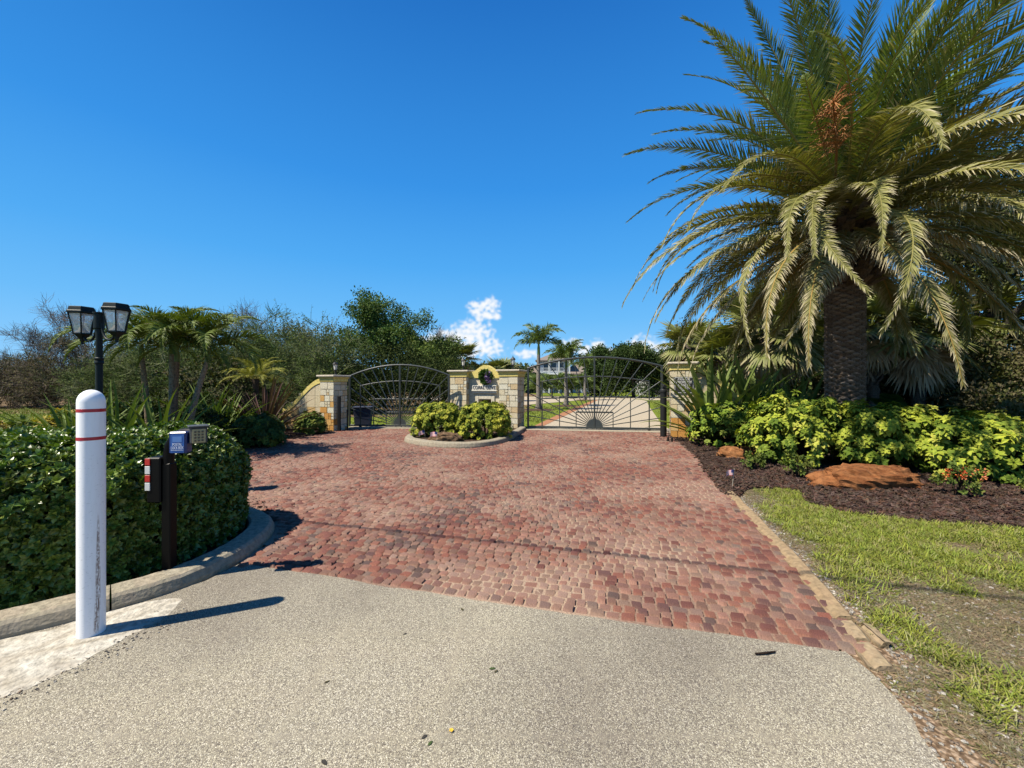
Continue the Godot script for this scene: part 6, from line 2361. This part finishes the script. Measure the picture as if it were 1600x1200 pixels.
func build_lawn() -> void:
	rng.seed = 1010
	var nz := FastNoiseLite.new()
	nz.seed = 6
	nz.frequency = 0.8
	nz.fractal_octaves = 4
	var green := []
	var dry := []
	for k in 60000:
		var p := Vector2(rr(1.65, 7.6), rr(0.2, 5.5))
		if p.x > p.y * 1.55 + 1.4:
			continue
		if Geometry2D.is_point_in_polygon(p, right_bed):
			continue
		# right of the road, the edging strip and the paving
		var ex := 1.93 + (p.y - 2.05) * 0.293 if p.y > 2.05 else 1.72
		if p.x < ex + 0.14 + nz.get_noise_2d(p.x * 2.0, p.y * 2.0) * 0.1:
			continue
		# thick toward the mulch, worn and sandy toward the road
		var v := nz.get_noise_2d(p.x, p.y)
		var thick := smoothstep(2.65, 3.6, p.y + v * 1.3) * smoothstep(0.10, 1.1, p.x - ex + v * 0.5)
		var weed := smoothstep(0.12, 0.30, nz.get_noise_2d(p.x * 1.5 + 31.0, p.y * 1.5))
		var x := Transform3D(Basis(Vector3.UP, rr(0, TAU)).scaled(Vector3(1, rr(0.7, 1.2), 1) * rr(0.7, 1.25)), P(p.x, p.y, -0.014))
		if rng.randf() < maxf(thick, weed * 0.42 if p.y < 3.1 else 0.0):
			green.append(x)
		elif rng.randf() < 0.62 + 0.3 * v:
			dry.append(x)
	var cg := []
	for k in 31:
		cg.append(tint(Color(0.195, 0.23, 0.036), 0.4))
	for k in 8:
		cg.append(tint(Color(0.24, 0.21, 0.085), 0.3))
	var cd := []
	for k in 31:
		cd.append(tint(Color(0.21, 0.17, 0.105), 0.4))
	for k in 6:
		cd.append(tint(Color(0.15, 0.16, 0.05), 0.3))
	var o := scatter("lawn_grass", tuft(13, 0.075, 0.0025, 0.04, 41, 0.2, 1.2), M.grass, green, cg, self)
	o.set_meta("label", "bright green coarse grass between the mulch bed and the road")
	o.set_meta("category", "grass")
	o = scatter("dry_grass", tuft(16, 0.045, 0.0014, 0.05, 42, 0.03, 0.55), M.grass, dry, cd, self)
	o.set_meta("label", "dry straw coloured thin grass on the sandy verge")
	o.set_meta("category", "grass")
	var peb := MB.new()
	for k in 2:
		peb.col = Color(1, 1, 1) * (0.9 + 0.2 * k)
		peb.box(Vector3(0.004 * k, 0.002, 0.003 * k), Vector3(0.011, 0.006, 0.008), Basis(Vector3.UP, k * 0.8) * Basis(Vector3.RIGHT, 0.4 * k), 0.002)
	var pw := []
	for k in 5200:
		var d := rr(0.1, 5.2)
		var ex := 1.93 + (d - 2.05) * 0.293 + 0.12 if d > 2.05 else 1.6 + 0.12 * (d - 1.0)
		var x := ex + pow(rng.randf(), 2.4) * 1.3 - 0.03
		if Geometry2D.is_point_in_polygon(Vector2(x, d), right_bed):
			continue
		pw.append(Transform3D(Basis(Vector3.UP, rr(0, TAU)).scaled(Vector3.ONE * rr(0.4, 1.5)), P(x, d, -0.013)))
	for k in 420:
		var f := rng.randf()
		var q := Vector2(-2.42, 1.72).lerp(Vector2(-2.12, 2.5), f) + Vector2(rr(-0.22, 0.14), rr(-0.12, 0.1))
		pw.append(Transform3D(Basis(Vector3.UP, rr(0, TAU)).scaled(Vector3.ONE * rr(0.3, 0.9)), P(q.x, q.y, 0.001)))
	o = scatter("loose_gravel", peb.mesh(), M.rock, pw, [Color(0.32, 0.28, 0.22), Color(0.42, 0.38, 0.32), Color(0.22, 0.19, 0.16), Color(0.5, 0.46, 0.40), Color(0.28, 0.21, 0.15)], self)
	o.set_meta("label", "loose pale gravel strewn along the worn verge")
	o.set_meta("category", "gravel")
	# turf of the lawns behind the hedge and beyond the gate
	var far := []
	for k in 16000:
		var p := Vector2(rr(-32, -8), rr(9, 24)) if k < 9000 else Vector2(rr(-6.5, 14.0), rr(13.6, 40))
		if k < 9000 and Geometry2D.is_point_in_polygon(p, left_bed):
			continue
		if k >= 9000:
			# clear of the drive
			var lx := 0.7 + (p.y - 13.4) * 0.31
			if p.x > lx - 0.2 and p.x < lx + 4.7 or p.y > 35.0:
				continue
			if p.y > 26.0 and p.x < 6.0 and p.x > -0.2:
				continue
		far.append(Transform3D(Basis(Vector3.UP, rr(0, TAU)).scaled(Vector3.ONE * rr(1.2, 2.4)), P(p.x, p.y, -0.03)))
	var cf := []
	for k in 23:
		cf.append(tint(Color(0.16, 0.19, 0.04), 0.3))
	o = scatter("turf_grass", tuft(9, 0.06, 0.006, 0.08, 43), M.grass, far, cf, self)
	o.set_meta("label", "short green turf of the lawns behind the hedge and gates")
	o.set_meta("category", "grass")

# ------------------------------------------------------------------ small things
func build_small_things() -> void:
	rng.seed = 1111
	# overhead line along the road, above the picture; its shadow crosses the paving
	var t := thing("overhead_cable", "black overhead cable whose thin shadow crosses the brick paving", "cable")
	var h := 6.2
	var off := Vector3(-0.885, 1.42, 0.363) / 1.42 * h
	var mb := MB.new()
	mb.col = Color(0.02, 0.02, 0.02)
	var pts := PackedVector3Array()
	var rad := PackedFloat32Array()
	for k in 41:
		var x := -22.0 + 46.0 * k / 40.0
		var sag := 0.0009 * (x - 1.0) * (x - 1.0)
		pts.append(P(x, 3.59 - 0.262 * x) + off + Vector3(0, sag, 0))
		rad.append(0.018)
	mb.tube(pts, rad, 8)
	part("wire", mb.mesh(), M.black_metal, t)
	# twig on the road and fallen leaves
	t = thing("twig", "short dark twig lying on the road near the paving corner", "twig", P(1.36, 2.13, 0.008), 0.15)
	mb = MB.new()
	mb.col = Color(0.05, 0.035, 0.025)
	mb.tube(PackedVector3Array([Vector3(-0.06, 0, 0), Vector3(0, 0.002, 0.004), Vector3(0.06, 0, 0)]), PackedFloat32Array([0.005, 0.006, 0.004]), 6)
	part("stick", mb.mesh(), M.bark, t)
	var where := []
	for q in [[-0.9, 1.93], [-0.36, 1.63], [-0.33, 1.60], [-0.32, 2.55], [-0.72, 1.52], [-0.1, 2.02], [-0.08, 2.0], [-0.62, 2.3]]:
		where.append(Transform3D(Basis(Vector3.UP, rr(0, TAU)).scaled(Vector3.ONE * rr(0.7, 1.2)), P(q[0], q[1], 0.003)))
	mb = MB.new()
	leaf(mb, Vector3(-0.015, 0, 0), Vector3.RIGHT, Vector3.UP, 0.032, 0.007, 0.12, 0.05, Color(1, 1, 1), Color(0.8, 0.8, 0.8))
	var o := scatter("fallen_leaves", mb.mesh(), M.leaf, where, [Color(0.07, 0.06, 0.03), Color(0.05, 0.045, 0.04), Color(0.06, 0.09, 0.03)], self)
	o.set_meta("label", "few small dark leaf scraps scattered on the road")
	o.set_meta("category", "leaves")
	t = thing("fallen_blossom", "tiny yellow orange blossom lying on the road", "flower", P(-0.253, 1.655, 0.006))
	mb = MB.new()
	for k in 5:
		var a := TAU * k / 5
		leaf(mb, Vector3.ZERO, Vector3(cos(a), 0.3, sin(a)).normalized(), Vector3.UP, 0.011, 0.0045, 0.2, 0.1, Color(0.6, 0.38, 0.04), Color(0.65, 0.42, 0.06))
	part("petal", mb.mesh(), M.leaf, t)
